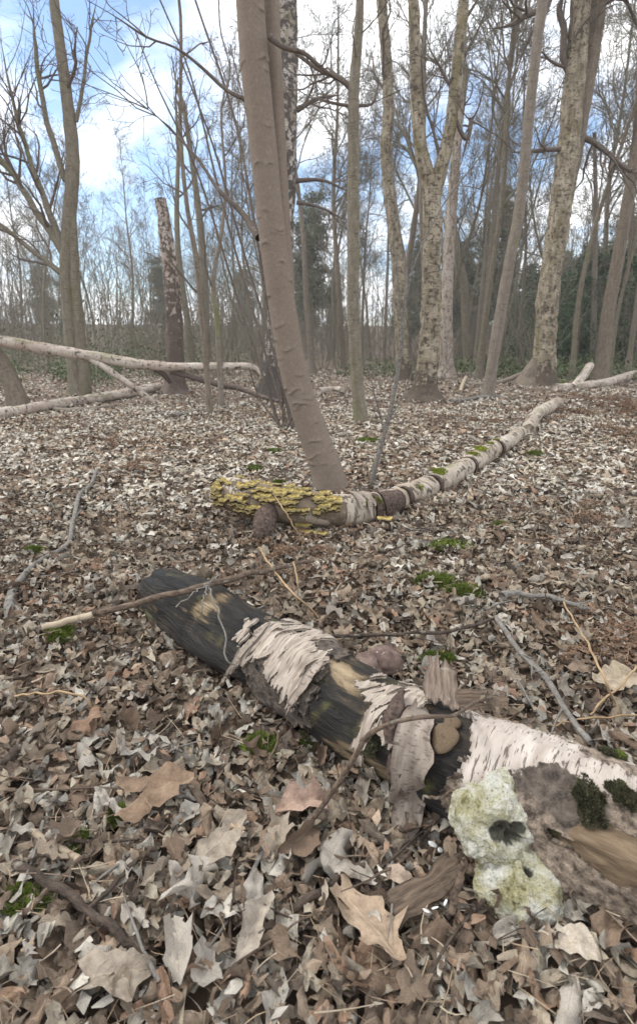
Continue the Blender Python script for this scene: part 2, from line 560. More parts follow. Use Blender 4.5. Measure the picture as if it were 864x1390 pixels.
def build_ground():
    na = 220
    rr = np.concatenate([np.geomspace(0.12, 25, 120), np.geomspace(26, 120, 30)])
    an = np.arange(na) * 2 * PI / na
    X = rr[:, None] * np.sin(an); Y = rr[:, None] * np.cos(an)
    Z = gz(X, Y)
    fade = np.clip((60 - rr) / 40, 0, 1)[:, None]
    Z = Z * fade + far_rise(rr)[:, None]
    V = np.stack([X, Y, Z], -1).reshape(-1, 3)
    n = len(rr)
    i = np.arange(n - 1)[:, None] * na; j = np.arange(na)[None]; j2 = (j + 1) % na
    F = np.stack([i + j, i + na + j, i + na + j2, i + j2], -1).reshape(-1, 4)
    V = np.vstack([V, [0, 0, float(gz(0, 0))]])
    jj = np.arange(na)
    F3 = np.stack([jj, (jj + 1) % na, np.full(na, len(V) - 1)], -1)
    g = Geo(); g.add(V, [F, F3[:, ::-1]])
    return tag(g.build('ground', MAT['ground']), kind='structure')


GROUND = build_ground()


# ------------------------------------------------------------------ trees
def rnd_dir(d, ang, r):
    """turn d by ang about a random axis"""
    d = d / np.linalg.norm(d)
    a = np.cross(d, r.normal(size=3)); a /= np.linalg.norm(a) + 1e-9
    return d * math.cos(ang) + a * math.sin(ang)


def grow(geo, p, d, L, r, lvl, rg, wander=0.22, up=0.06, kids=(6, 5, 4), spread=(0.5, 1.0), shrink=(0.4, 0.7), rmin=0.0025, seg=None, sides=None):
    """a branch and what grows from it, all as tapered tubes"""
    n = seg or (7 if lvl >= 2 else 5 if lvl == 1 else 4)
    P = np.empty((n, 3)); P[0] = p
    d = d / np.linalg.norm(d); dirs = [d]
    st = L / (n - 1)
    N = rg.normal(size=(n, 3)) * wander
    for i in range(1, n):
        d = d + N[i]; d[2] += up
        d /= math.sqrt(d @ d)
        P[i] = P[i - 1] + d * st
        dirs.append(d)
    R = np.maximum(r * np.linspace(1, 0.22, n), rmin * 0.8)
    geo.poly(P, R, sides or (6 if lvl >= 2 and r > 0.02 else 4 if lvl >= 1 and r > 0.008 else 3))
    if lvl <= 0:
        return P
    k = kids[-lvl] if lvl <= len(kids) else kids[0]
    k = max(1, int(k * rg.uniform(0.75, 1.25)))
    for q in range(k):
        u = (q + rg.uniform(0.1, 0.9)) / k * 0.82 + 0.18
        f = u * (n - 1); i = min(int(f), n - 2); w = f - i
        pp = P[i] * (1 - w) + P[i + 1] * w
        rr = R[i] * (1 - w) + R[i + 1] * w
        grow(geo, pp, rnd_dir(dirs[i], rg.uniform(*spread), rg), L * rg.uniform(*shrink) * (1.1 - 0.55 * u), max(rr * 0.62, rmin), lvl - 1, rg,
             wander, up, kids, spread, shrink, rmin)
    return P


def px_path(rows, Y=None, n=40):
    """rows of (px, py, width px [, depth offset]) from the foot up -> points and radii"""
    foot = gp(rows[0][0], rows[0][1]) if Y is None else at(rows[0][0], rows[0][1], Y)
    Y = foot[1]
    out = []
    for r in rows:
        p = at(r[0], r[1], Y + (r[3] if len(r) > 3 else 0))
        out.append([*p, r[2] * depth(p) / FPX / 2])
    return np.array(out), Y


def flare_rf(amt, h, lobes, ph, bumps=0.0, bsc=(8, 8, 5), ridges=None, seed=0.0):
    def rf(th, s, A):
        r = amt * np.exp(-s / h) * (1 + 0.45 * np.cos(lobes * th + ph) + 0.25 * np.cos((lobes + 3) * th - ph))
        if bumps:
            r = r + bumps * vn(A, bsc, seed) + bumps * .5 * np.sin(lobes * th + 2.0 * np.sin(1.3 * s + ph)) * np.exp(-s / 3)
        if ridges is not None:
            for (si, ti, a, wth, ws) in ridges:
                dt = (th - ti + PI) % (2 * PI) - PI
                d = s - si - 0.02 * np.cos(dt * 1.5) + 0.012 * np.sin(dt * 5 + si * 40)
                r = r + a * np.where(d > 0, np.exp(-np.clip(d, 0, 9) / (ws * 5)), np.exp(-(d / ws) ** 2)) * np.exp(-(dt / wth) ** 2)
        return r
    return rf


def px_tree(name, label, cat, rows, bark, top_h, flare=0.05, flh=0.25, lobes=5, bumps=0.0, bsc=(8, 8, 5), sides=20, n=60, ridges=None, Y=None,
            limbs=(), stems=(), crown_n=10, crown_from=0.3, crown_kids=(5, 4, 4), crown_L=1.6, twig='twig', seed=1, group=None, foot_sink=0.08, vis_n=6, flat_top=False):
    """a tree whose trunk follows the photograph: rows from the foot up, extended to the height top_h above the frame"""
    rg = np.random.default_rng(seed)
    Q, Y0 = px_path(rows, Y, n)
    base = Q[0, :3].copy(); base[2] = float(gz(base[0], base[1]))
    root = thing(name, tuple(base), label, cat, group)
    Q = np.vstack([Q[0] - np.array([0, 0, foot_sink, 0]), Q])
    if top_h and Q[-1, 2] < top_h:
        d = Q[-1, :3] - Q[-2, :3]; d /= np.linalg.norm(d)
        d = d * 0.7 + np.array([0, 0, 0.5]); d /= np.linalg.norm(d)
        Lx = (top_h - Q[-1, 2]) / max(d[2], 0.4)
        r0 = Q[-1, 3]
        for u in (0.35, 0.7, 1.0):
            Q = np.vstack([Q, [*(Q[-1, :3] + d * Lx * 0.34 + rg.normal(size=3) * [0.12, 0.12, 0]), max(r0 * (1 - 0.85 * u), 0.012)]])
    S = smooth(Q, n)
    g = Geo()
    tube(g, S[:, :3], S[:, 3], sides, flare_rf(flare, flh, lobes, rg.uniform(0, 6), bumps, bsc, ridges, seed * 3.7), cap1=True, soff=0.0 if bark.startswith('birch') else seed * 1.7)
    g.build('trunk', MAT[bark], root, base)
    tops = [S]
    for k, st in enumerate(stems):
        q, _ = px_path(st['rows'], st.get('Y', Y0) if 'Y' in st else Y0)
        if st.get('top_h'):
            d = q[-1, :3] - q[-2, :3]; d /= np.linalg.norm(d)
            Lx = (st['top_h'] - q[-1, 2]) / max(d[2], .4); r0 = q[-1, 3]
            for u in (0.5, 1.0):
                q = np.vstack([q, [*(q[-1, :3] + d * Lx * 0.5), max(r0 * (1 - 0.85 * u), 0.01)]])
        s2 = smooth(q, max(16, n * 2 // 3))
        gs = Geo()
        tube(gs, s2[:, :3], s2[:, 3], sides, flare_rf(0, 1, 5, 0, bumps * 0.7, bsc, None, seed + k), cap1=True, soff=seed + 2 + k, zoff=3.0)
        gs.build('stem', MAT[st.get('bark', bark)], root, base)
        tops.append(s2)
    gt = Geo()
    for lm in limbs:
        q, _ = px_path(lm['rows'], Y0 + lm.get('dy', 0))
        s2 = smooth(q, 18)
        s2[:, :3] += vn(s2[:, :3], 3.0, seed)[:, None] * 0.02
        gl = Geo()
        s2[-5:, 3] *= np.linspace(.9, .1, 5)
        tube(gl, s2[:, :3], np.maximum(s2[:, 3], 0.0025), 8, None, cap1=True, soff=seed * 0.3)
        gl.build('limb', MAT[lm.get('bark', bark if seed == 13 else 'twig')], root, base)
        for q2 in range(lm.get('kids', 6)):
            i = int(rg.uniform(3, 17)); dd = s2[min(i + 1, 17), :3] - s2[i - 1, :3]
            grow(gt, s2[i, :3], rnd_dir(dd, rg.uniform(.4, 1.0), rg), lm.get('L', 1.0) * rg.uniform(.6, 1.2), max(s2[i, 3] * .5, .006), 2, rg, kids=(5, 4, 4))
    if flat_top:
        crown_n = 0
    for s2 in tops:
        hmin = crown_from * top_h if top_h else 1e9
        idx = [i for i in range(2, len(s2) - 1) if s2[i, 2] > hmin]
        if not idx:
            continue
        for q in range(max(3, int(crown_n * .75)) if crown_n else 0):
            i = idx[int(rg.uniform(0, 1) * len(idx))]
            d = rnd_dir(s2[i + 1, :3] - s2[i - 1, :3], rg.uniform(0.5, 1.1), rg)
            grow(gt, s2[i, :3], d, crown_L * rg.uniform(0.6, 1.3), min(max(s2[i, 3] * 0.45, 0.012), 0.05), 3, rg, kids=crown_kids)
    if gt.polys:
        gt.build('crown', MAT[twig], root, base)
    return root


def ridge_list(n, smax, seed, a=0.006, ws=0.007):
    r = np.random.default_rng(seed)
    return [(smax * r.uniform() ** 1.5, r.uniform(0, 2 * PI), a * r.uniform(.5, 1.3), r.uniform(.35, 1.0), ws * r.uniform(.8, 1.6)) for _ in range(n)]


def build_trees():
    px_tree('leaning_tree', 'smooth brown leaning tree growing right behind the fungus covered fallen log', 'tree',
            [(449, 666, 47), (440, 630, 43), (420, 575, 39.5), (400, 510, 38), (385, 430, 37), (371, 330, 36), (357, 200, 36), (346, 90, 37.5), (339, 0, 38.5), (334, -60, 37)],
            'smooth', 6.5, 0.03, 0.10, 4, 0.004, (9, 9, 4), 48, 1500, [(a_, b_, c_, d_ * .6, e_) for a_, b_, c_, d_, e_ in ridge_list(85, 3.2, 5, .0085, .0032)], crown_n=8, crown_from=0.55, seed=11, vis_n=0,
            stems=[dict(rows=[(390, 440, 22, .07), (385, 360, 25, .10), (377, 230, 25, .12), (371, 100, 24, .14), (367, 0, 22, .15), (364, -60, 20, .15)], top_h=6.0)],
            limbs=[dict(rows=[(366, 50, 9, -.05), (384, 66, 7, -.1), (410, 74, 6, -.1), (440, 96, 5, -.1), (470, 112, 4, -.1)], kids=2, L=.5),
                   dict(rows=[(333, 135, 6), (300, 118, 5), (262, 84, 4), (235, 62, 3), (190, 45, 3), (120, 0, 2)], kids=2, L=.4),
                   dict(rows=[(352, 322, 12, .1), (335, 300, 9, .2), (300, 262, 6, .3), (270, 215, 4, .4), (220, 165, 3, .5), (188, 140, 2, .5)], kids=8, L=.8)])
    px_tree('birch_tree', 'black and white birch partly hidden by the smooth leaning tree', 'tree',
            [(371, 537, 36), (370, 515, 28), (372, 460, 25), (378, 400, 25), (384, 300, 30), (387, 200, 31), (387, 100, 33), (385, 0, 36)],
            'birch_dark', 12, 0.10, 0.3, 5, 0.03, (5, 5, 4), 22, 90, crown_n=12, crown_from=.55, seed=12, crown_L=2.0,
            limbs=[dict(rows=[(402, 150, 8), (430, 135, 5), (465, 128, 3)], kids=4), dict(rows=[(402, 245, 7), (440, 245, 4), (475, 262, 3)], kids=4),
                   dict(rows=[(402, 275, 6), (430, 280, 4), (470, 300, 2)], kids=4)])
    px_tree('forked_tree', 'slender forked greenish brown tree at the left behind the propped birch pole', 'tree',
            [(104, 537, 24), (103, 520, 19), (96, 450, 17), (90, 360, 17), (97, 260, 18), (98, 200, 17), (88, 110, 15), (76, 20, 13), (70, -40, 12)],
            'olive', 11, 0.05, .25, 5, 0.015, (6, 6, 4), 16, 60, crown_n=9, crown_from=.5, seed=13, crown_L=1.8,
            stems=[dict(rows=[(115, 538, 20), (113, 500, 16), (106, 430, 14), (101, 360, 13), (98, 300, 12), (98, 250, 9)])],
            limbs=[dict(rows=[(90, 245, 8), (76, 205, 8), (60, 150, 7), (50, 80, 6), (44, 0, 5)], kids=5),
                   dict(rows=[(104, 165, 6), (112, 120, 5), (120, 60, 4), (132, -5, 3)], kids=4),
                   dict(rows=[(87, 345, 12), (66, 310, 10), (45, 280, 9), (20, 240, 7), (0, 215, 6), (-25, 160, 5)], kids=14, L=1.7),
                   dict(rows=[(84, 335, 10), (60, 270, 8), (35, 200, 6), (14, 120, 4), (0, 40, 3)], kids=14, L=1.7),
                   dict(rows=[(90, 375, 9), (60, 352, 7), (30, 330, 6), (0, 305, 5), (-30, 290, 4)], kids=8, L=1.2)])
    px_tree('leaning_stump', 'short dark leaning trunk at the left edge behind the birch poles', 'tree trunk',
            [(26, 553, 26), (16, 520, 22), (2, 490, 20), (-22, 450, 18), (-50, 380, 17), (-80, 250, 15)], 'brown', 6, 0.03, .2, 4, .015, sides=14, n=40, crown_n=5, crown_from=.6, seed=14)
    px_tree('broken_birch', 'broken off birch snag with jagged top and dark red lower bark', 'dead tree',
            [(238, 532, 34), (238, 520, 25), (237, 450, 23), (234, 400, 22), (228, 340, 19), (222, 295, 16), (217, 270, 14)], 'birch_snag', 0, 0.10, .2, 5, .025, (7, 7, 5), 20, 70, seed=15)
    px_tree('slim_tree', 'straight olive green tree forking high up, right of the leaning smooth trunk', 'tree',
            [(490, 574, 21), (487, 545, 18), (482, 480, 17), (479, 400, 17), (479, 300, 16), (479, 200, 15), (480, 125, 15), (485, 60, 13), (488, -20, 11)],
            'olive', 9, 0.02, .12, 4, .008, (9, 9, 6), 18, 80, crown_n=7, crown_from=.5, seed=16,
            limbs=[dict(rows=[(478, 124, 9), (462, 108, 8), (432, 94, 6), (400, 72, 5), (372, 58, 4)], kids=6),
                   dict(rows=[(478, 130, 7), (481, 80, 6), (484, 30, 5), (488, -20, 5)], kids=3),
                   dict(rows=[(474, 145, 5), (445, 138, 4), (420, 130, 3)], kids=4), dict(rows=[(484, 145, 5), (505, 140, 3), (515, 110, 2)], kids=4)])
    px_tree('twisted_birch', 'pale crooked birch between the slim olive tree and the forked birch', 'tree',
            [(548, 516, 23), (547, 490, 19), (543, 420, 18), (538, 340, 17), (528, 260, 17), (524, 200, 16), (527, 150, 15.5), (524, 80, 14.5), (517, 0, 14), (514, -40, 13)],
            'birch_knobbly', 13, 0.05, .25, 5, .02, (6, 6, 6), 24, 180, ridge_list(60, 6, 31, .014, .02), crown_n=10, crown_from=.55, seed=17, crown_L=2)
    px_tree('big_birch', 'stout knobbly birch forking into two, on a mossy flared root base', 'tree',
            [(574, 545, 40), (576, 525, 32), (581, 480, 27), (584, 423, 26), (585, 353, 24.5), (586, 284, 25), (586, 240, 29)],
            'birch_knobbly', 0, 0.30, .13, 6, .02, (7, 7, 5), 36, 200, ridge_list(60, 4.5, 32, .018, .02), seed=18, crown_n=9, crown_from=.55,
            stems=[dict(rows=[(588, 265, 20), (578, 232, 20), (570, 197, 17), (564, 120, 16), (562, 40, 15.5), (560, -30, 14)], top_h=12),
                   dict(rows=[(588, 265, 20, -.02), (598, 228, 19), (609, 178, 16), (617, 120, 15.5), (624, 50, 15), (630, -20, 14)], top_h=12)],
            limbs=[dict(rows=[(596, 210, 6), (588, 180, 4), (575, 130, 3), (570, 60, 2)], kids=6), dict(rows=[(618, 130, 5), (602, 100, 4), (580, 60, 3)], kids=6),
                   dict(rows=[(612, 150, 6), (632, 190, 6), (640, 160, 5), (625, 225, 4)], kids=4)])
    px_tree('leaning_pole_tree', 'smooth grey trunk leaning right, between the two big knobbly trees', 'tree',
            [(661, 540, 18), (664, 520, 16), (673, 460, 15), (691, 355, 14.5), (705, 280, 14.5), (717, 160, 14), (728, 60, 13.5), (738, -20, 13)],
            'grey', 11, 0.02, .12, 4, .008, (8, 8, 4), 18, 80, crown_n=9, crown_from=.6, seed=19)
    px_tree('big_tree', 'thickest pale knobbly tree at the right with twin upper trunks', 'tree',
            [(733, 524, 36), (735, 510, 30), (739, 458, 27), (743, 402, 27), (755, 319, 28), (768, 225, 28), (775, 150, 27), (782, 80, 26), (787, 0, 25), (790, -40, 24)],
            'birch_knobbly', 15, 0.15, .28, 5, .03, (6, 6, 4), 36, 220, ridge_list(80, 8, 33, .03, .025), crown_n=12, crown_from=.5, seed=20, crown_L=2.6,
            stems=[dict(rows=[(768, 270, 18, .2), (782, 195, 19, .25), (795, 115, 21, .3), (805, 50, 22, .3), (814, -20, 21, .3)], top_h=14, bark='brown')],
            limbs=[dict(rows=[(785, 185, 9, .2), (800, 190, 8, .2), (815, 200, 7, .2), (850, 230, 5, .2), (870, 225, 4, .2)], kids=10, L=1.8),
                   dict(rows=[(778, 112, 9), (764, 80, 9), (765, 40, 9), (758, 10, 8), (772, -20, 7)], kids=6, L=1.6),
                   dict(rows=[(808, 20, 9, .3), (830, -5, 7, .3), (860, -15, 5, .3)], kids=8, L=1.8),
                   dict(rows=[(768, 203, 7, 0), (742, 203, 6, -.2), (715, 206, 5, -.4), (690, 207, 4, -.5)], kids=3, L=1.2),
                   dict(rows=[(788, -55, 10, -.1), (755, -30, 10, -.4), (740, 10, 9, -.5), (715, 20, 8, -.6), (690, 35, 6, -.7), (655, 40, 4, -.8)], kids=8, L=1.6)])
    px_tree('dark_tree', 'dark bent trunk near the right edge beside a thin pale sapling', 'tree',
            [(812, 520, 22), (815, 500, 18), (824, 430, 17), (838, 350, 16), (850, 280, 15), (860, 220, 14), (867, 160, 13), (872, 60, 14)],
            'brown', 12, 0.08, .3, 5, .02, (6, 6, 4), 18, 70, crown_n=10, crown_from=.5, seed=21, crown_L=2)
    px_tree('grey_birch', 'slim grey birch standing behind the forked knobbly birch', 'tree',
            [(606, 512, 24), (605, 495, 18), (606, 400, 16), (611, 300, 15), (619, 200, 13), (624, 120, 12), (628, 40, 10)],
            'birch', 15, 0.08, .3, 5, .02, sides=14, n=60, crown_n=10, crown_from=.5, seed=22, crown_L=2.2)
    px_tree('curved_tree', 'thin greenish curved trunk behind the leaning smooth grey pole', 'tree',
            [(636, 500, 14), (632, 440, 12), (629, 385, 12), (619, 345, 12), (613, 290, 11), (618, 220, 9), (630, 120, 7)], 'olive', 13, 0.03, .3, 4, .01, sides=10, n=40, crown_n=8, crown_from=.45, seed=23, crown_L=2)
    px_tree('reddish_tree', 'straight reddish brown trunk cut by the right edge of the view', 'tree',
            [(857, 484, 18), (860, 440, 15), (866, 380, 14), (870, 300, 13), (874, 150, 11)], 'brown', 15, 0.05, .3, 4, .01, sides=12, n=40, crown_n=8, crown_from=.5, seed=24)
    px_tree('pale_sapling', 'thin pale sapling just left of the dark bent trunk', 'sapling',
            [(804, 500, 9), (805, 440, 8), (806, 380, 7), (808, 300, 6), (806, 180, 5)], 'grey', 9, 0.01, .2, 4, 0, sides=8, n=24, crown_n=6, crown_from=.3, seed=25, crown_L=1)
    px_tree('brown_sapling', 'thin brown sapling in front of the end of the propped birch pole', 'sapling',
            [(285, 562, 8.5), (281, 510, 8), (274, 430, 8), (266, 350, 7), (254, 280, 6), (245, 180, 5), (243, 0, 4)], 'brown', 6, 0.008, .2, 4, 0, sides=8, n=30, crown_n=8, crown_from=.25, seed=26, crown_L=1)
    px_tree('grey_sapling', 'thin grey sapling just right of the thin brown sapling', 'sapling',
            [(301, 550, 8), (298, 500, 7), (295, 440, 7), (289, 380, 6), (300, 320, 5), (306, 250, 4), (300, 150, 3)], 'grey', 6, 0.008, .2, 4, 0, sides=8, n=30, crown_n=8, crown_from=.25, seed=27, crown_L=1)
    px_tree('green_trunk', 'slender mossy green trunk behind the thin brown sapling', 'tree',
            [(281, 505, 12), (279, 440, 11), (277, 380, 11), (273, 320, 10), (265, 250, 8), (250, 150, 6)], 'olive', 11, 0.02, .3, 4, .006, sides=10, n=30, crown_n=10, crown_from=.35, seed=28, crown_L=1.6)
    px_tree('green_trunk', 'thin mossy green trunk right behind the broken birch snag', 'tree',
            [(261, 505, 11), (255, 440, 9), (245, 370, 8), (240, 300, 7), (242, 200, 5)], 'olive', 10, 0.02, .3, 4, .006, sides=10, n=30, crown_n=10, crown_from=.3, seed=29, crown_L=1.6)

    # purple grey sapling rising from behind the fungus log
    px_tree('young_sapling', 'thin purple grey sapling rising beside the far side of the fungus log', 'sapling',
            [(504, 662, 7), (510, 630, 6.5), (524, 580, 6), (536, 525, 5.5), (544, 470, 5), (548, 420, 4.5), (552, 370, 3.5), (540, 300, 2.5), (528, 200, 2)],
            'stick_grey', 0, 0.0, .2, 4, 0, sides=7, n=30, seed=31,
            limbs=[dict(rows=[(549, 410, 3), (562, 360, 2.5), (600, 280, 2), (660, 200, 2), (705, 120, 1.5)], bark='stick_grey', kids=0),
                   dict(rows=[(520, 590, 3), (505, 520, 2), (492, 480, 1.5)], bark='stick_grey', kids=1, L=.2),
                   dict(rows=[(545, 460, 2.5), (538, 380, 2), (532, 300, 1.6)], bark='stick_grey', kids=1, L=.2),
                   dict(rows=[(527, 570, 2.5), (545, 540, 2), (560, 500, 1.5)], bark='stick_grey', kids=0)])
    # long whips of a hazel like shrub left of the leaning tree
    Q = gp(385, 582)
    root = thing('whippy_shrub', tuple(Q), 'shrub of long thin dark whips fanning up left of the leaning trunk', 'shrub')
    rg = np.random.default_rng(41)
    for rows in ([(396, 580, 5), (372, 460, 4), (343, 290, 4), (318, 160, 3.5), (265, 0, 2.6)], [(392, 585, 4), (345, 430, 3.6), (300, 270, 3), (258, 100, 2.4), (215, -5, 2)],
                 [(380, 580, 4), (330, 430, 3.2), (270, 240, 2.6), (215, 120, 2), (183, 40, 1.6)], [(400, 590, 4.5), (372, 480, 4), (330, 340, 3), (290, 200, 2.6), (245, 80, 2)],
                 [(376, 575, 3), (360, 520, 2.5), (345, 470, 2)], [(384, 578, 3), (382, 530, 2.5), (372, 490, 1.6)], [(392, 580, 3), (400, 530, 2.5), (403, 495, 1.6)],
                 [(380, 580, 3), (352, 540, 2.2), (338, 500, 1.6)], [(398, 585, 3), (396, 450, 2.6), (345, 200, 2.2), (312, 60, 1.6)]):
        q, _ = px_path([(a, b, w, rg.uniform(-.15, .15) * (i > 0)) for i, (a, b, w) in enumerate(rows)], Q[1])
        s2 = smooth(q, 22)
        g = Geo(); tube(g, s2[:, :3], s2[:, 3], 6, soff=rg.uniform(0, 9)); g2 = g
        for q2 in range(4):
            i = int(rg.uniform(4, 20))
            grow(g2, s2[i, :3], rnd_dir(s2[i + 1, :3] - s2[i, :3], rg.uniform(.25, .6), rg), .35 * rg.uniform(.5, 1.3), s2[i, 3] * .6, 1, rg, kids=(3, 3, 3), rmin=.0012)
        g2.build('whip', MAT['twig'], root, Q)


build_trees()


# ------------------------------------------------------------------ wood behind: prototypes, copied as separate things
def proto_tree(seed, H, r, lean, bark, kids, from_u, nl):
    rg = np.random.default_rng(seed)
    root = thing('bare_tree', (0, 0, 0), 'bare slender tree standing far back in the wood', 'tree', 'bare trees far back in the wood')
    Q = [[0, 0, -.1, r * 1.15], [0, 0, .3, r]]
    d = np.array([lean, rg.uniform(-.05, .05), 1.0])
    p = np.array([0, 0, .3])
    for k in range(7):
        d = d + rg.normal(size=3) * [.07, .07, 0]; d[2] = 1
        p = p + d * (H - .3) / 7
        Q.append([*p, max(r * (1 - (k + 1) / 7.2), .015)])
    S = smooth(np.array(Q), 40)
    g = Geo(); tube(g, S[:, :3], S[:, 3], 10, flare_rf(r * .5, .3, 4, 1, r * .15, (5, 5, 3), None, seed), soff=seed)
    g.build('trunk', MAT[bark], root)
    gt = Geo()
    for q in range(nl):
        u = from_u + (1 - from_u) * (q + rg.uniform()) / nl
        i = min(int(u * 39), 37)
        up = S[i + 1, :3] - S[i, :3]
        grow(gt, S[i, :3], rnd_dir(up, rg.uniform(.45, 1.0), rg), H * .24 * (1.25 - u) * rg.uniform(.7, 1.3), max(S[i, 3] * .5, .02), 3, rg, kids=kids, rmin=.006, up=.08)
    gt.build('crown', MAT['twig_far'], root)
    return root


def leaf_quads(C, size, rg, up=0.4):
    """one small leaf quad at every point"""
    n = len(C)
    a = rg.normal(size=(n, 3)); a /= np.linalg.norm(a, axis=1, keepdims=True)
    b = rg.normal(size=(n, 3)); b[:, 2] *= up; b -= a * (a * b).sum(1, keepdims=True); b /= np.linalg.norm(b, axis=1, keepdims=True)
    sz = size * rg.uniform(.6, 1.3, size=(n, 1))
    V = np.stack([C - a * sz, C + b * sz * .45, C + a * sz, C - b * sz * .45], 1).reshape(-1, 3)
    return V, np.arange(4 * n).reshape(n, 4)


def proto_holly(seed, h, w, n, name, label, group):
    rg = np.random.default_rng(seed)
    root = thing(name, (0, 0, 0), label, 'evergreen tree', group)
    g = Geo(); S = smooth(np.array([[0, 0, -.1, .09], [.05, 0, h * .4, .06], [0, .08, h * .9, .02]]), 10)
    tube(g, S[:, :3], S[:, 3], 7); g.build('trunk', MAT['brown'], root)
    # clumps along branches of uneven length
    C = []
    for k in range(70):
        z = h * rg.uniform(.03, 1) ; a = rg.uniform(0, 2 * PI)
        rad = w * (1 - (z / h) ** 2.2) ** .6 * rg.uniform(.35, 1.1)
        c = np.array([math.cos(a) * rad, math.sin(a) * rad, z + rg.normal() * .2])
        m = int(n / 70)
        C.append(c + rg.normal(size=(m, 3)) * np.array([.26, .26, .17]) * (h / 5))
    C = np.concatenate(C); C = C[C[:, 2] > 0.03]
    V, F = leaf_quads(C, .085 * (h / 5) ** .5, rg)
    g = Geo(); g.add(V, F); g.build('crown', MAT['ever'], root)
    return root


def proto_pine(seed, h):
    rg = np.random.default_rng(seed)
    root = thing('pine_tree', (0, 0, 0), 'dull green pine rising in the far edge of the wood', 'pine tree', 'pines along the far edge of the wood')
    g = Geo(); S = smooth(np.array([[0, 0, -.1, .22], [.1, 0, h * .4, .17], [0, .15, h * .8, .08], [0, .1, h, .02]]), 16)
    tube(g, S[:, :3], S[:, 3], 8); g.build('trunk', MAT['brown'], root)
    gb = Geo(); C = []
    for k in range(46):
        z = h * (0.22 + .76 * rg.uniform()); a = rg.uniform(0, 2 * PI)
        L = (h * .2) * (1.15 - z / h) ** .6 * rg.uniform(.6, 1.1)
        P = grow(gb, np.array([0, .1, z]), np.array([math.cos(a), math.sin(a), .25]), L, .035, 1, rg, kids=(3, 3, 4), rmin=.01)
        for u in np.linspace(.3, 1, 7):
            f = u * (len(P) - 1); i = min(int(f), len(P) - 2); c = P[i] + (P[i + 1] - P[i]) * (f - i)
            C.append(c + rg.normal(size=(40, 3)) * [.28, .28, .16])
    gb.build('limbs', MAT['brown'], root)
    C = np.concatenate(C)
    V, F = leaf_quads(C, .12, rg)
    g = Geo(); g.add(V, F); g.build('crown', MAT['pine'], root)
    return root


def proto_brush(seed, h, ns):
    rg = np.random.default_rng(seed)
    root = thing('bare_shrub', (0, 0, 0), 'leafless brushy shrub in the hazy undergrowth of the wood', 'shrub', 'leafless shrubs in the undergrowth')
    g = Geo()
    for k in range(ns):
        a = rg.uniform(0, 2 * PI)
        d = np.array([math.cos(a) * .35, math.sin(a) * .35, 1]) + rg.normal(size=3) * .12
        grow(g, np.array([math.cos(a) * .12, math.sin(a) * .12, -.03]), d, h * rg.uniform(.6, 1.1), .016, 2, rg, wander=.12, up=.03, kids=(9, 7, 5), spread=(.3, .8), rmin=.0035)
    g.build('branches', MAT['twig_far'], root)
    return root


GAPS = [(-999, 100, 'at the left edge, left of the slender forked tree'), (100, 230, 'between the slender forked tree and the broken birch snag'), (230, 375, 'between the broken birch snag and the smooth leaning tree'),
        (375, 482, 'between the smooth leaning tree and the slim olive tree'), (482, 545, 'between the slim olive tree and the crooked pale birch'), (545, 672, 'around the stout forked birch'),
        (672, 742, 'between the smooth leaning pole and the thickest tree'), (742, 822, 'between the thickest tree and the dark bent tree'), (822, 9999, 'at the right edge, right of the dark bent tree')]


def gap_label(o, loc):
    px = 432 + FPX * loc[0] / (loc[1] * math.cos(PITCH))
    for a, b, t in GAPS:
        if a <= px < b:
            d = math.hypot(loc[0], loc[1])
            far = '' if 'pine' in o.name or 'holly' in o.name else ('nearer ' if d < 27 else 'distant ')
            o['label'] = far + KINDS[o.name.split('.')[0]][0] + ' ' + t
            o['group'] = far + KINDS[o.name.split('.')[0]][1] + ' ' + t


KINDS = {'bare_tree': ('bare background tree', 'bare background trees'), 'pine_tree': ('dull green pine', 'pines'), 'holly_tree': ('dark leafy evergreen', 'dark evergreens'), 'bare_shrub': ('leafless brushy shrub', 'leafless shrubs')}


def scatter(protos, spots, scr=(.85, 1.15), r=None):
    r = r or np.random.default_rng(3)
    used = set()
    for k, (x, y) in enumerate(spots):
        i = k % len(protos) if k < len(protos) else int(r.integers(len(protos)))
        sc, rz = float(r.uniform(*scr)), float(r.uniform(0, 2 * PI))
        loc = (float(x), float(y), float(gz(x, y)) * max(0, min(1, (60 - math.hypot(x, y)) / 40)) + float(far_rise(math.hypot(x, y))))
        if i not in used:
            used.add(i); p = protos[i]
            p.location = loc; p.rotation_euler = (0, 0, rz); p.scale = (sc,) * 3
        else:
            p = copy_tree(protos[i], loc, rz, sc)
        gap_label(p, loc)


def wedge(n, r0, r1, a0, a1, r, mind=1.2, taken=None, p=1.0):
    out = []; tries = 0
    taken = [] if taken is None else taken
    while len(out) < n and tries < 20000:
        tries += 1
        rad = math.sqrt(r.uniform(r0 * r0, r1 * r1)); a = math.radians(a0 + (a1 - a0) * r.uniform() ** p)
        q = (rad * math.sin(a), rad * math.cos(a))
        if all((q[0] - t[0]) ** 2 + (q[1] - t[1]) ** 2 > mind * mind for t in taken):
            out.append(q); taken.append(q)
    return out


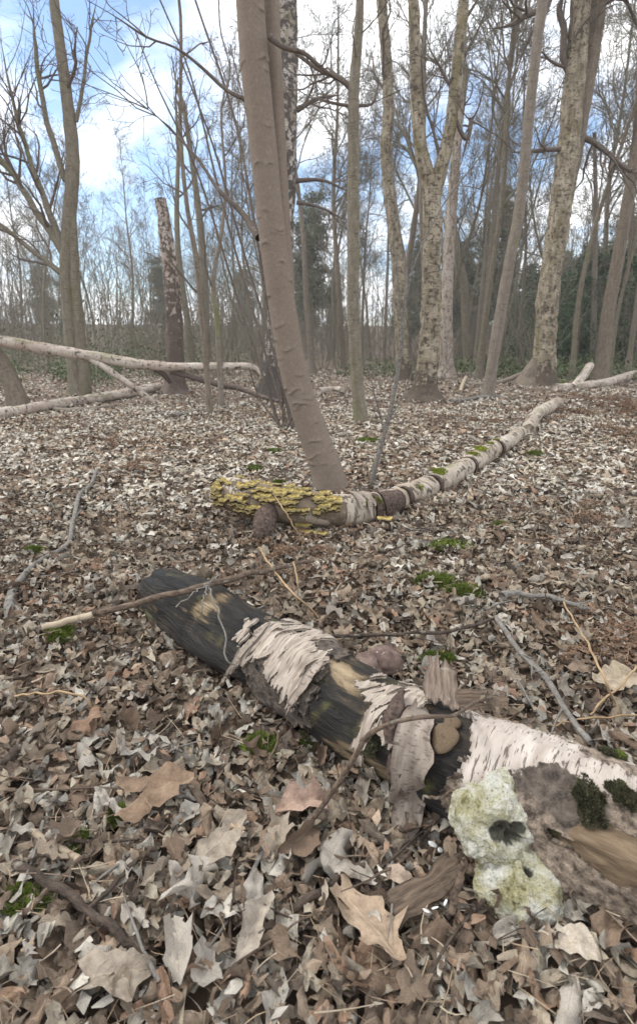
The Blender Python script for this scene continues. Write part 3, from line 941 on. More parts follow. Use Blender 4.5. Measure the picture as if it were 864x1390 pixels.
def build_wood():
    r = np.random.default_rng(77)
    protos = [proto_tree(101, 15, .09, .05, 'olive', (7, 6, 5), .30, 20), proto_tree(102, 17, .12, -.06, 'grey', (7, 6, 5), .35, 22), proto_tree(103, 13, .07, .10, 'olive', (7, 6, 5), .25, 18),
              proto_tree(104, 16, .10, -.02, 'grey', (7, 6, 5), .4, 18), proto_tree(105, 11, .06, -.12, 'olive', (6, 6, 5), .2, 18), proto_tree(106, 18, .15, .02, 'brown', (7, 6, 5), .35, 24)]
    taken = []
    sp = wedge(24, 17, 32, -2, 38, r, 1.6, taken) + wedge(6, 20, 34, -36, -4, r, 3, taken) + wedge(36, 30, 52, -38, 38, r, 2.0, taken)
    scatter(protos, sp, (.8, 1.2), r)
    hol = [proto_holly(201, 6.5, 2.3, 7000, 'holly_tree', 'dark green leafy evergreen at the back of the wood on the right', 'dark evergreens at the right'),
           proto_holly(202, 5.0, 2.0, 6000, 'holly_tree', 'dark green leafy evergreen at the back of the wood on the right', 'dark evergreens at the right')]
    scatter(hol, wedge(13, 27, 38, 19, 36, r, 2.2), (.8, 1.25), r)
    pin = [proto_pine(301, 11), proto_pine(302, 8.5)]
    scatter(pin, [(-.6, 42)] + wedge(10, 56, 72, -38, 4, r, 4.0) + wedge(20, 40, 56, 8, 34, r, 2.4), (.65, 1.1), r)
    br = [proto_brush(401, 3.4, 7), proto_brush(402, 2.4, 8), proto_brush(403, 4.6, 6)]
    scatter(br, wedge(26, 15, 24, -37, 37, r, 1.2) + wedge(70, 24, 46, -38, 38, r, 1.2), (.8, 1.25), r)
    # the far edge of the wood: one mass of poles and twigs
    g = Geo()
    for k in range(480):
        a = math.radians(r.uniform(-44, 44)); rad = r.uniform(55, 85)
        p = np.array([rad * math.sin(a), rad * math.cos(a), float(far_rise(rad)) - .1])
        h = r.uniform(7, 15)
        d = np.array([r.normal() * .1, 0, 1.0])
        grow(g, p, d, h, .07, 2, r, wander=.06, up=.02, kids=(7, 4, 9), spread=(.4, .9), rmin=.012)
    for k in range(850):
        a = math.radians(r.uniform(-44, 44)); rad = r.uniform(48, 90)
        rad = 45 + (rad - 48) * .9; grow(g, np.array([rad * math.sin(a), rad * math.cos(a), float(far_rise(rad)) + r.uniform(-.1, 2.0)]), np.array([r.normal() * .6, r.normal() * .4, 1.0]), r.uniform(2.5, 5), .045, 1, r, wander=.15, up=.0, kids=(6, 6, 8), spread=(.4, 1.1), rmin=.014)
    o = g.build('far_wood', MAT['twig_far']); tag(o, kind='stuff', label='hazy brown mass of far off bare woodland', cat='woodland')
    # low green growth on the floor of the wood
    C = []
    for (a0, a1, r0, r1, n, hh) in ((14, 36, 17, 34, 16000, .55), (-33, -20, 14, 24, 4500, .5), (-34, -12, 18, 28, 3500, 1.7), (-37, -3, 24, 42, 6000, 2.2), (-30, 30, 34, 50, 7000, .5), (2, 14, 18, 30, 2500, .3)):
        a = np.radians(r.uniform(a0, a1, n)); rad = np.sqrt(r.uniform(r0 ** 2, r1 ** 2, n))
        x, y = rad * np.sin(a), rad * np.cos(a)
        keep = np.sin(x * .9 + 1) * np.cos(y * .7) + .5 * np.sin(x * 2.3 + y * 1.1) > -.35
        z = np.abs(r.normal(size=n)) * hh * .5
        C.append(np.stack([x, y, gz(x, y) + z], 1)[keep])
    V, F = leaf_quads(np.concatenate(C), .07, r)
    g = Geo(); g.add(V, F)
    tag(g.build('bramble_cover', MAT['bramble']), kind='stuff', label='low green bramble and seedlings on the far floor of the wood', cat='brambles')


build_wood()
# ------------------------------------------------------------------ the near birch log
def m_rotwood():
    m = NT('rotten_wood', 0.75)
    bk = m.attr('bk')
    st = m.noise(m.scale(bk, (48, 48, 9.0)), 1, 7, 0.68, 0.6)
    big = m.noise(m.scale(bk, (15, 15, 9), (3, 1, 2)), 1, 5, 0.6, 0.8)
    f = m.math('ADD', m.math('MULTIPLY', st, 0.5), m.math('MULTIPLY', big, 0.5))
    wet = m.sep(m.attr('lc'))[0]                 # 0 black wet wood .. 1 pale dry wood
    f = m.math('ADD', f, m.math('MULTIPLY', m.math('SUBTRACT', wet, 0.5), 0.35))
    col = m.ramp(f, [(0.36, (0.011, 0.010, 0.009)), (0.48, (0.026, 0.023, 0.02)), (0.55, (0.06, 0.046, 0.032)), (0.60, (0.20, 0.148, 0.085)), (0.72, (0.35, 0.27, 0.175))])
    grn = m.noise(m.scale(bk, (11, 11, 9), (9, 9, 1)), 1, 4)
    col = m.mix(m.math('MULTIPLY', m.step(grn, 0.56, 0.68), 0.55), col, (0.17, 0.16, 0.05))
    crack = m.noise(m.scale(bk, (55, 55, 2.2)), 1, 3)
    ck = m.step(crack, 0.40, 0.33)
    col = m.mix(m.math('MULTIPLY', ck, 0.8), col, (0.015, 0.012, 0.011))
    m.bump(ck, -0.8, 0.01)
    m.bump(st, 0.9, 0.03)
    m.bump(m.noise(m.scale(bk, (160, 160, 30)), 1, 4), 0.4, 0.006)
    m.put(m.b.inputs['Roughness'], m.ramp(f, [(0.4, 0.5), (0.65, 0.9)]))
    return m.done(col)


def m_logbark():
    """lc.x papery white, lc.y dark weathered, lc.z unused; bk runs round and along the log"""
    m = NT('log_bark', 0.85)
    bk = m.attr('bk')
    w, d, _ = m.sep(m.attr('lc'))
    nz = m.noise(m.scale(bk, (55, 55, 55)), 1, 7, 0.7)
    nb = m.noise(m.scale(bk, (9, 9, 9), (4, 2, 7)), 1, 4)
    rough = m.mix(m.step(nz, 0.38, 0.62), (0.07, 0.052, 0.04), (0.40, 0.32, 0.245))
    dark = m.mix(m.step(nz, 0.35, 0.7), (0.04, 0.032, 0.027), (0.21, 0.17, 0.135))
    col = m.mix(m.step(m.math('ADD', d, m.math('MULTIPLY', m.math('SUBTRACT', nb, .5), 1.4)), 0.4, 0.6), rough, dark)
    ln = m.noise(m.scale(bk, (34, 34, 230)), 1, 2)
    lm = m.step(ln, 0.585, 0.64)
    ptint = m.noise(m.scale(bk, (14, 14, 50), (5, 5, 5)), 1, 4)
    paper = m.mix(m.step(ptint, 0.3, 0.7), (0.30, 0.25, 0.21), (0.46, 0.41, 0.36))
    paper = m.mix(m.math('MULTIPLY', lm, 0.85), paper, (0.07, 0.05, 0.042))
    wm = m.step(m.math('ADD', w, m.math('MULTIPLY', m.math('SUBTRACT', nz, .5), 1.3)), 0.47, 0.53)
    col = m.mix(wm, col, paper)
    m.bump(m.math('MULTIPLY', nz, m.math('SUBTRACT', 1.0, wm)), 0.9, 0.02)
    m.bump(wm, 0.5, 0.004)
    m.bump(lm, -0.4, 0.003)
    return m.done(col)


def m_peel():
    m = NT('peeling_birch_bark', 0.8)
    bk = m.attr('bk')                        # x along the strip, y across
    n0 = m.noise(m.scale(bk, (16, 60, 1)), 1, 5)
    col = m.mix(m.step(n0, 0.3, 0.7), (0.15, 0.12, 0.095), (0.33, 0.28, 0.23))
    ln = m.noise(m.scale(bk, (150, 55, 9)), 1, 2)
    lm = m.step(ln, 0.56, 0.62)
    col = m.mix(m.math('MULTIPLY', lm, 0.7), col, (0.085, 0.06, 0.05))
    n1 = m.noise(m.scale(bk, (8, 16, 1), (3, 3, 3)), 1, 4)
    col = m.mix(m.math('MULTIPLY', m.step(n1, 0.58, 0.7), 0.5), col, (0.16, 0.12, 0.09))
    m.bump(n0, 0.4, 0.004); m.bump(lm, -0.5, 0.004)
    return m.done(col)


def m_peelsheet():
    m = NT('torn_birch_bark', 0.8)
    bk = m.attr('bk')
    n0 = m.noise(m.scale(bk, (11, 11, 120)), 1, 5, 0.6)
    col = m.mix(m.step(n0, 0.35, 0.68), (0.235, 0.19, 0.15), (0.42, 0.365, 0.305))
    ln = m.noise(m.scale(bk, (30, 30, 170), (2, 2, 2)), 1, 2)
    lm = m.step(ln, 0.60, 0.66)
    col = m.mix(m.math('MULTIPLY', lm, 0.75), col, (0.075, 0.055, 0.045))
    n1 = m.noise(m.scale(bk, (26, 26, 26), (3, 3, 3)), 1, 5)
    col = m.mix(m.math('MULTIPLY', m.step(n1, 0.54, 0.68), 0.5), col, (0.14, 0.105, 0.08))
    m.bump(n0, 0.6, 0.006); m.bump(lm, -0.5, 0.004)
    return m.done(col)


def m_cutwood():
    m = NT('bare_wood', 0.8)
    o = m.attr('bk')
    n = m.noise(m.scale(o, (10, 70, 30)), 1, 5, 0.6, 1.2)
    b = m.noise(m.scale(o, (9, 9, 9)), 1, 3)
    col = m.ramp(n, [(0.3, (0.045, 0.031, 0.02)), (0.5, (0.125, 0.088, 0.054)), (0.7, (0.19, 0.138, 0.087))])
    col = m.mix(m.math('MULTIPLY', m.step(b, 0.5, 0.66), 0.6), col, (0.19, 0.135, 0.085))
    m.bump(n, 0.45, 0.006)
    return m.done(col)


def m_polypore():
    m = NT('old_bracket_fungus', 0.9)
    p = m.obj()
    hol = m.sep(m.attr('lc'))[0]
    n = m.noise(p, 17, 7, 0.68, 0.5)
    n2 = m.noise(p, 80, 5, 0.7)
    col = m.ramp(n, [(0.34, (0.13, 0.115, 0.05)), (0.40, (0.31, 0.285, 0.15)), (0.48, (0.45, 0.425, 0.30)), (0.57, (0.58, 0.565, 0.49))])
    col = m.mix(m.step(n2, 0.58, 0.72), col, (0.58, 0.57, 0.51))
    col = m.mix(m.math('MULTIPLY', m.step(n2, 0.42, 0.30), 0.7), col, (0.12, 0.11, 0.05))
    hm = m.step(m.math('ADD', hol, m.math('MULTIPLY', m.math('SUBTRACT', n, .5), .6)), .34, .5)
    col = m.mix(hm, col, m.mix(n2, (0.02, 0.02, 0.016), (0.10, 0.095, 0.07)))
    sp = m.noise(p, 210, 3, 0.6)
    col = m.mix(m.math('MULTIPLY', m.step(sp, .58, .66), .6), col, (0.10, 0.095, 0.06))
    m.bump(n2, 0.9, 0.014); m.bump(sp, 0.6, 0.004); m.bump(n, 0.6, 0.02)
    return m.done(col)


def m_shelf():
    m = NT('yellow_bracket_fungus', 0.75)
    bk = m.attr('bk')                       # x = radius 0..1, y = 1 on top
    x, y, z = m.sep(bk)
    n = m.noise(m.obj(), 90, 3)
    band = m.math('ADD', x, m.math('MULTIPLY', m.math('SUBTRACT', n, .5), .35))
    top = m.ramp(band, [(0.2, (0.085, 0.05, 0.018)), (0.45, (0.21, 0.14, 0.035)), (0.72, (0.37, 0.27, 0.065)), (0.93, (0.55, 0.45, 0.20))])
    top = m.mix(m.math('MULTIPLY', m.rnd(), 0.45), top, (0.27, 0.22, 0.07))
    m.bump(n, .5, .006)
    return m.done(m.mix(y, (0.20, 0.15, 0.08), top))


def m_conk():
    m = NT('brown_bracket_fungus', 0.75)
    n = m.noise(m.obj(), 26, 5, 0.6)
    n2 = m.noise(m.obj(), 90, 3)
    col = m.ramp(n, [(0.3, (0.055, 0.036, 0.029)), (0.5, (0.11, 0.074, 0.06)), (0.7, (0.19, 0.138, 0.113))])
    col = m.mix(m.math('MULTIPLY', m.step(n2, .62, .7), .6), col, (0.5, 0.42, 0.36))
    m.bump(n, 0.4, 0.01)
    return m.done(col)


MAT['rot'] = m_rotwood(); MAT['logbark'] = m_logbark(); MAT['peel'] = m_peel(); MAT['peelsheet'] = m_peelsheet(); MAT['cut'] = m_cutwood()
MAT['polypore'] = m_polypore(); MAT['shelf'] = m_shelf(); MAT['conk'] = m_conk()
MAT['flap'] = m_bark('weathered_bark_flap', (0.07, 0.05, 0.038), (0.24, 0.185, 0.145), gthr=.9, sc=(20, 110, 20))
MAT['white'] = m_plain('white_shell', (0.55, 0.54, 0.52), (0.74, 0.73, 0.71), 90, .9)
MAT['darkbark'] = m_plain('dark_loose_bark', (0.03, 0.021, 0.017), (0.13, 0.09, 0.07), 70, .8, .9, .012)
MAT['slab'] = m_bark('rotten_bark_slab', (0.055, 0.038, 0.028), (0.19, 0.14, 0.10), gthr=.9, sc=(22, 130, 20), bs=.9, spot=(.2, .15, .11))

# axis of the near log from picture rows: centre x, centre y, apparent width
_rows = [(222, 804, 76), (244, 817, 82), (280, 839, 90), (330, 872, 97), (400, 915, 105), (480, 964, 113), (560, 1008, 129), (640, 1047, 148), (735, 1090, 162), (820, 1126, 170), (900, 1158, 176), (1000, 1198, 184)]
_ax = []
for px_, py_, w_ in _rows:
    r_ = 0.12
    for _ in range(6):
        q_ = gp(px_, py_, r_ * 0.86)
        r_ = w_ * depth(q_) / FPX / 2
    _ax.append([*q_, r_])
_ax = np.array(_ax)
LOGN = 260
LOG = smooth(_ax, LOGN)
LOGS = np.concatenate([[0], np.cumsum(np.linalg.norm(np.diff(LOG[:, :3], axis=0), axis=1))])
LOGL = LOGS[-1]
_T = np.gradient(LOG[:, :3], axis=0); _T /= np.linalg.norm(_T, axis=1, keepdims=True)
_UP = np.array([0, 0, 1.0]) - _T * _T[:, 2:3]; _UP /= np.linalg.norm(_UP, axis=1, keepdims=True)
_FR = np.cross(_T, _UP)
if _FR[100, 1] > 0:
    _FR = -_FR


def LP(s, th, off=0.0):
    """point on the log: s metres from its left end, th from the top towards the camera, off above the surface"""
    s = np.asarray(s, float); th = np.asarray(th, float)
    f = np.clip(s / LOGL * (LOGN - 1), 0, LOGN - 1.001); i = np.floor(f).astype(int); w = (f - i)[..., None]
    lerp = lambda A: A[i] * (1 - w) + A[i + 1] * w
    c = lerp(LOG[:, :3]); r = lerp(LOG[:, 3:4])[..., 0]
    u = lerp(_UP); fr = lerp(_FR)
    rr = r + log_relief(s, th, r) + off
    return c + rr[..., None] * (np.cos(th)[..., None] * u + np.sin(th)[..., None] * fr)


def log_relief(s, th, r):
    z = 0.006 * np.sin(3 * th + 5 * s) + 0.005 * np.sin(11 * s + 2 * th) + 0.003 * np.sin(7 * th - 9 * s)
    return z


_sg, _tg = np.meshgrid(np.linspace(0, LOGL, 300), np.radians(np.linspace(-70, 120, 120)), indexing='ij')
_pg = project(LP(_sg, _tg))


def inv(px, py):
    """picture pixel -> (s, theta) on the visible side of the log"""
    d = (_pg[..., 0] - px) ** 2 + (_pg[..., 1] - py) ** 2
    k = np.unravel_index(np.argmin(d), d.shape)
    return float(_sg[k]), float(_tg[k])


def blob(s, th, s0, t0, ws, wt):
    return np.exp(-((s - s0) / ws) ** 2 - (((th - t0 + PI) % (2 * PI) - PI) / wt) ** 2)


def sheet(geo, s0, s1, t0, t1, ds, mask, off, thick, attr):
    """curved sheet with a torn outline: cells of a fine grid where mask > 0"""
    ns = int((s1 - s0) / ds) + 1; nt_ = int((t1 - t0) * 0.14 / ds) + 1
    S, Tt = np.meshgrid(np.linspace(s0, s1, ns), np.linspace(t0, t1, nt_), indexing='ij')
    M = mask(S, Tt)
    o = off(S, Tt) if callable(off) else off
    keep = (M[:-1, :-1] + M[1:, :-1] + M[:-1, 1:] + M[1:, 1:]) / 4 > 0
    # the rim curls up a little
    top = LP(S, Tt, o + 0.004 * np.clip(1 - M * 9, 0, 1)); bot = LP(S, Tt, o - thick)
    r = np.interp(S, LOGS, LOG[:, 3])
    A = np.stack([r * np.cos(Tt), r * np.sin(Tt), S], -1)
    C = attr(S, Tt)
    idx = np.arange(ns * nt_).reshape(ns, nt_); N = ns * nt_
    q = np.stack([idx[:-1, :-1], idx[1:, :-1], idx[1:, 1:], idx[:-1, 1:]], -1)[keep]
    F = [q, q[:, ::-1] + N]
    kp = np.pad(keep, 1)
    walls = []
    for (di, dj, a, b) in ((-1, 0, 3, 0), (1, 0, 1, 2), (0, -1, 0, 1), (0, 1, 2, 3)):
        nb = kp[1 + di:ns + di, 1 + dj:nt_ + dj]
        e = keep & ~nb
        full = np.stack([idx[:-1, :-1], idx[1:, :-1], idx[1:, 1:], idx[:-1, 1:]], -1)[e]
        walls.append(np.stack([full[:, a], full[:, b], full[:, b] + N, full[:, a] + N], -1))
    F.append(np.concatenate(walls))
    V = np.concatenate([top.reshape(-1, 3), bot.reshape(-1, 3)])
    F = np.concatenate(F)
    used = np.unique(F); mp = np.full(2 * N, -1); mp[used] = np.arange(len(used))
    geo.add(V[used], mp[F], np.concatenate([A.reshape(-1, 3)] * 2)[used], np.concatenate([C.reshape(-1, 3)] * 2)[used])


def ribbon(geo, P, W, wd, nrm, thick, rg, jag=0.25, cols=6, curl=0.0, k=0.0):
    """thin solid strip along P, width direction W, outward normal nrm, jagged long edges and torn ends"""
    n = len(P)
    v = np.linspace(-1, 1, cols)
    el = 1 + jag * np.interp(np.arange(n), np.linspace(0, n - 1, max(4, n // 2)), rg.normal(size=max(4, n // 2)))
    er = 1 + jag * np.interp(np.arange(n), np.linspace(0, n - 1, max(4, n // 2)), rg.normal(size=max(4, n // 2)))
    ed = np.where(v[None] < 0, el[:, None], er[:, None]).clip(.15, 2)
    top = P[:, None] + W[:, None] * (v[None] * ed * wd[:, None] / 2)[..., None] + nrm[:, None] * (curl * v[None] ** 2 * wd[:, None])[..., None]
    # torn tip: push the last rows in and out
    T = np.gradient(P, axis=0)
    tipj = rg.normal(size=cols) * 1.1
    top[-1] += T[-1][None] * tipj[:, None]; top[0] -= T[0][None] * (rg.normal(size=cols) * .7)[:, None]
    top += nrm[:, None] * (rg.normal(size=(n, cols)) * 0.0012)[..., None]
    bot = top - nrm[:, None] * thick
    s = np.concatenate([[0], np.cumsum(np.linalg.norm(np.diff(P, axis=0), axis=1))])
    A = np.stack([np.broadcast_to(s[:, None], (n, cols)), v[None] * wd[:, None] / 2, np.full((n, cols), k)], -1)
    N = n * cols; idx = np.arange(N).reshape(n, cols)
    q = np.stack([idx[:-1, :-1], idx[1:, :-1], idx[1:, 1:], idx[:-1, 1:]], -1).reshape(-1, 4)
    rim = np.concatenate([idx[0], idx[1:, -1], idx[-1, -2::-1], idx[-2:0:-1, 0]])
    r2 = np.roll(rim, -1)
    geo.add(np.concatenate([top.reshape(-1, 3), bot.reshape(-1, 3)]), [q[:, ::-1], q + N, np.stack([rim, r2, r2 + N, rim + N], -1)], np.concatenate([A.reshape(-1, 3)] * 2))


def sphere(geo, c, rad, rg, nu=28, nv=18, defo=None, rot=None, a=None):
    """deformed sphere; defo(unit directions) -> (radius factor, lc)"""
    u = np.arange(nu) * 2 * PI / nu; v = np.linspace(0.02, PI - 0.02, nv)
    D = np.stack([np.sin(v)[:, None] * np.cos(u), np.sin(v)[:, None] * np.sin(u), np.broadcast_to(np.cos(v)[:, None], (nv, nu))], -1).reshape(-1, 3)
    f, cc = defo(D) if defo else (np.ones(len(D)), None)
    P = D * f[:, None] * np.asarray(rad)
    if rot is not None:
        P = P @ np.asarray(rot).T
    i = np.arange(nv - 1)[:, None] * nu; j = np.arange(nu)[None]; j2 = (j + 1) % nu
    F = np.stack([i + j, i + nu + j, i + nu + j2, i + j2], -1).reshape(-1, 4)
    V = np.vstack([P, P[:nu].mean(0), P[-nu:].mean(0)]) + np.asarray(c)
    n0 = len(P); jj = np.arange(nu)
    F3 = np.concatenate([np.stack([jj, (jj + 1) % nu, np.full(nu, n0)], -1), np.stack([n0 - nu + (jj + 1) % nu, n0 - nu + jj, np.full(nu, n0 + 1)], -1)])
    C = np.zeros((len(V), 3))
    if cc is not None:
        C[:n0] = cc; C[n0] = cc[:nu].mean(0); C[n0 + 1] = cc[-nu:].mean(0)
    geo.add(V, [F, F3], np.vstack([D, [0, 0, 1], [0, 0, -1]]) if a is None else a, C)


def basis(n, hint=(0, 0, 1)):
    """columns: x, y, z = n"""
    n = np.asarray(n, float); n /= np.linalg.norm(n)
    x = np.cross(hint, n); x /= np.linalg.norm(x) + 1e-9
    return np.stack([x, np.cross(n, x), n], 1)


def moss_geo(c, rx, ry, h, n, rg, nrm=(0, 0, 1)):
    """cushion of short blades with a low dome under it"""
    g = Geo(); B = basis(nrm, (0, 1, .1))
    ph = rg.uniform(0, 6, 3)
    def defo(D):
        an = np.arctan2(D[:, 1], D[:, 0])
        return 1 + .22 * np.sin(2 * an + ph[0]) + .15 * np.sin(5 * an + ph[1]), None
    sphere(g, c, (rx * .8, ry * .8, h * .6), rg, 16, 8, defo, B)
    a = rg.uniform(0, 2 * PI, n); r = np.sqrt(rg.uniform(0, 1, n)) * (1 + .22 * np.sin(2 * a + ph[0]) + .15 * np.sin(5 * a + ph[1]))
    x, y = r * np.cos(a), r * np.sin(a)
    z = h * .55 * np.sqrt(np.clip(1 - .8 * r * r, 0.02, 1))
    P = np.stack([x * rx, y * ry, z], 1)
    d = np.stack([x * .8, y * .8, np.ones(n)], 1) + rg.normal(size=(n, 3)) * .45
    d /= np.linalg.norm(d, axis=1, keepdims=True)
    L = h * rg.uniform(.35, .9, (n, 1)) * .8
    w = np.cross(d, rg.normal(size=(n, 3))); w /= np.linalg.norm(w, axis=1, keepdims=True)
    wd = .0022
    V = np.stack([P - w * wd, P + w * wd, P + d * L], 1) @ B.T + np.asarray(c)
    g.add(V.reshape(-1, 3), np.arange(3 * n).reshape(n, 3))
    return g


def build_log():
    rg = np.random.default_rng(51)
    o = LOG[LOGN // 2, :3].copy(); o[2] = float(gz(o[0], o[1]))
    root = thing('birch_log', tuple(o), 'thick rotting birch log with peeling white bark lying across the foreground', 'log')
    # ---- wood
    nth = 110
    S, Tt = np.meshgrid(np.linspace(0, LOGL, 330), np.arange(nth) * 2 * PI / nth, indexing='ij')
    r = np.interp(S, LOGS, LOG[:, 3])
    A = np.stack([r * np.cos(Tt), r * np.sin(Tt), S], -1)
    dent = 0.007 * vn(A, (11, 11, 5)) + 0.004 * vn(A, (45, 45, 9)) - 0.012 * np.clip(vn(A, (14, 14, 3), 9) - .22, 0, 1)
    ends = -0.008 * np.exp(-S / .02) * (1 + 2.5 * vn(A, (25, 25, 1), 4))
    V = LP(S, Tt, dent + ends)
    V[0] += np.outer(vn(A[0], (26, 26, 1), 2) * .035, _T[0])       # ragged broken end
    tonepts = [(285, 820, .95, .05, .5), (370, 850, .75, .05, .4), (462, 912, 1.15, .06, .32), (490, 935, 1.0, .05, .25), (455, 1000, 1.0, .08, .2), (490, 1035, 1.1, .09, .22), (535, 1055, 1.1, .07, .2), (240, 800, .15, .07, .5), (330, 850, .2, .04, .4), (450, 970, .05, .07, .35), (420, 940, .1, .05, .5), (255, 850, .55, .05, .3)]
    wet = np.full(S.shape, .40)
    for (px, py, v, ws, wt) in tonepts:
        s0, t0 = inv(px, py); b = blob(S, Tt, s0, t0, ws, wt); wet = wet * (1 - b) + v * b
    C = np.stack([wet, wet, wet], -1)
    g = Geo()
    i = np.arange(329)[:, None] * nth; j = np.arange(nth)[None]; j2 = (j + 1) % nth
    F = np.stack([i + j, i + j2, i + nth + j2, i + nth + j], -1).reshape(-1, 4)
    jj = np.arange(nth); n0 = 330 * nth
    Vv = np.vstack([V.reshape(-1, 3), LOG[0, :3] + _T[0] * .03, LOG[-1, :3]])
    g.add(Vv, [F, np.stack([jj, (jj + 1) % nth, np.full(nth, n0)], -1)[:, ::-1], np.stack([n0 - nth + jj, n0 - nth + (jj + 1) % nth, np.full(nth, n0 + 1)], -1)],
          np.vstack([A.reshape(-1, 3), [0, 0, 0], [0, 0, LOGL]]), np.vstack([C.reshape(-1, 3), [.2] * 3, [.5] * 3]))
    g.build('wood', MAT['rot'], root, o)
    # ---- thick weathered bark on the right half
    s_l = inv(592, 1000)[0]; s_k, t_k = inv(605, 1000); s_p, t_p = inv(722, 1020); s_e, _ = inv(752, 1010)
    sc_, tc_ = inv(846, 1168)
    s_m1, t_m1 = inv(800, 1085); s_m2, t_m2 = inv(845, 1082)
    nzc = {}
    def nz(S, Tt, sc, off):
        rr = np.interp(S, LOGS, LOG[:, 3])
        return vn(np.stack([rr * np.cos(Tt), rr * np.sin(Tt), S], -1), sc, off)
    def mask(S, Tt):
        m = (S - s_l - 0.015) * 12 + .55 * nz(S, Tt, 16, 1) + .5 * nz(S, Tt, 50, 2) + .15 * np.sin(Tt * 3)
        m = np.minimum(m, 1.0)
        m = m - 2.2 * blob(S, Tt, s_k, t_k, .052, .42) * (1 + .8 * nz(S, Tt, 30, 5))
        m = m - 2.2 * blob(S, Tt, sc_ + .0, tc_ + .02, .095, .36) * (1 + 1.1 * nz(S, Tt, 22, 21))
        low = np.clip((Tt - 1.5) * 3, 0, 2); m = m - low * (.6 + nz(S, Tt, 14, 8))
        return m
    def attr(S, Tt):
        # papery white patch narrows to the right along a diagonal edge
        w = 1.35 * blob(S, Tt, s_p - .01, t_p - .05, .125, .66) * np.clip(((s_e + .02) - S + .10 * (.4 - Tt)) * 14, 0, 1) + 1.0 * blob(S, Tt, inv(832, 1062)[0], inv(832, 1062)[1], .085, .34) + .45 * blob(S, Tt, inv(640, 990)[0], inv(640, 990)[1], .035, .3) + .5 * blob(S, Tt, inv(640, 1060)[0], inv(640, 1060)[1], .04, .3)
        d = .10 + .72 * blob(S, Tt, inv(745, 1070)[0], inv(745, 1070)[1], .09, .5) + .3 * blob(S, Tt, inv(800, 1040)[0], 0, .1, .4)
        return np.stack([w, d, 0 * w], -1)
    g = Geo()
    sheet(g, s_l - .06, LOGL - .01, -1.9, 2.3, 0.0045, mask, lambda S, Tt: .008 + .006 * nz(S, Tt, 24, 3) + .004 * nz(S, Tt, 70, 4), .011, attr)
    g.build('bark', MAT['logbark'], root, o)
    # ---- dark bark rings left of it
    g = Geo()
    s_a, s_b = inv(345, 880)[0], inv(428, 930)[0]
    def mask2(S, Tt):
        edge = np.minimum(S - s_a, s_b - S) * 14
        return edge + .7 * nz(S, Tt, 22, 11) + .4 * nz(S, Tt, 60, 12) - np.clip((Tt - 1.6) * 2, 0, 3) - np.clip((-.9 - Tt) * 2, 0, 2) - 1.1 * blob(S, Tt, inv(375, 950)[0], 1.0, .05, .35)
    sheet(g, s_a - .06, s_b + .06, -1.6, 2.1, .0045, mask2, lambda S, Tt: .005 + .006 * nz(S, Tt, 30, 13), .010, lambda S, Tt: np.stack([0 * S - .4, .9 + 0 * S, 0 * S], -1))
    g.build('bark', MAT['logbark'], root, o)
    # ---- peeled strips of papery bark
    def strips(x0, x1, n, tip, base, wid, lean, seed):
        r2 = np.random.default_rng(seed)
        a, b = inv(x0[0], x0[1])[0], inv(x1[0], x1[1])[0]
        for q in range(n):
            u = (q + .5) / n
            s0 = a + (b - a) * u
            th0 = base + r2.normal() * .12; th1 = tip(u) + r2.normal() * .28
            m = 18
            w = np.linspace(0, 1, m)
            th = th0 + (th1 - th0) * w
            s = s0 - lean * w ** 1.2 + .004 * np.sin(w * 7 + q)
            lift = .016 + .005 * r2.uniform(-1, 1) + (.010 * r2.uniform(.0, 1.0) + (.02 if r2.uniform() < .2 else 0)) * np.clip(w - .72, 0, 1) ** 1.3 / .28 + .004 * np.clip(.1 - w, 0, 1) * 10
            P = LP(s, th, lift)
            nr = P - LP(s, th, lift - .02); nr /= np.linalg.norm(nr, axis=1, keepdims=True)
            T = np.gradient(P, axis=0); T /= np.linalg.norm(T, axis=1, keepdims=True)
            W = np.cross(nr, T)
            wd = wid * r2.uniform(.75, 1.3) * np.interp(w, [0, .15, .75, 1], [.8, 1.15, 1.1, .6])
            g = Geo(); ribbon(g, P, W, wd, nr, .0016, r2, .2, 6, r2.uniform(-.06, .12), q * 3.1)
            g.build('bark_strip', MAT['peel'], root, o)
    def poly_sheet(poly, back, seed, tear=.30, thick=.003, off=.012):
        """peeling papery sheet outlined by picture points, torn into fingers round the log"""
        q = np.array([inv(*p) for p in poly]); q[:, 1] *= .14
        s0, s1 = q[:, 0].min() - .03, q[:, 0].max() + .03
        t0, t1 = (-1.15 if back else q[:, 1].min() / .14 - .15), q[:, 1].max() / .14 + .2
        def mask(S, Tt):
            X, Y = S, Tt * .14
            if back:
                Y = np.maximum(Y, q[:, 1].min() + .012)
            d2 = np.full(S.shape, 1e9); inside = np.zeros(S.shape, bool)
            for i in range(len(q)):
                a_, b_ = q[i - 1], q[i]; e = b_ - a_
                u = np.clip(((X - a_[0]) * e[0] + (Y - a_[1]) * e[1]) / (e @ e + 1e-12), 0, 1)
                d2 = np.minimum(d2, (X - a_[0] - u * e[0]) ** 2 + (Y - a_[1] - u * e[1]) ** 2)
                c_ = ((a_[1] > Y) != (b_[1] > Y)) & (X < e[0] * (Y - a_[1]) / (e[1] + 1e-12) + a_[0])
                inside ^= c_
            sd = np.sqrt(d2) * np.where(inside, 1, -1)
            Xs = S + .30 * (Tt * .14)                       # the tears run slightly askew
            P = np.stack([Xs * 60, Tt * 1.8, 0 * S + seed], -1)
            fing = vn(P, 1.0); fine = vn(np.stack([Xs * 260, Tt * 9, 0 * S + seed + 5], -1), 1.0)
            m = sd + .020 * fing + .007 * fine + .012 * vn(np.stack([Xs * 150, Tt * 2.4, 0 * S + seed + 3], -1), 1.0)
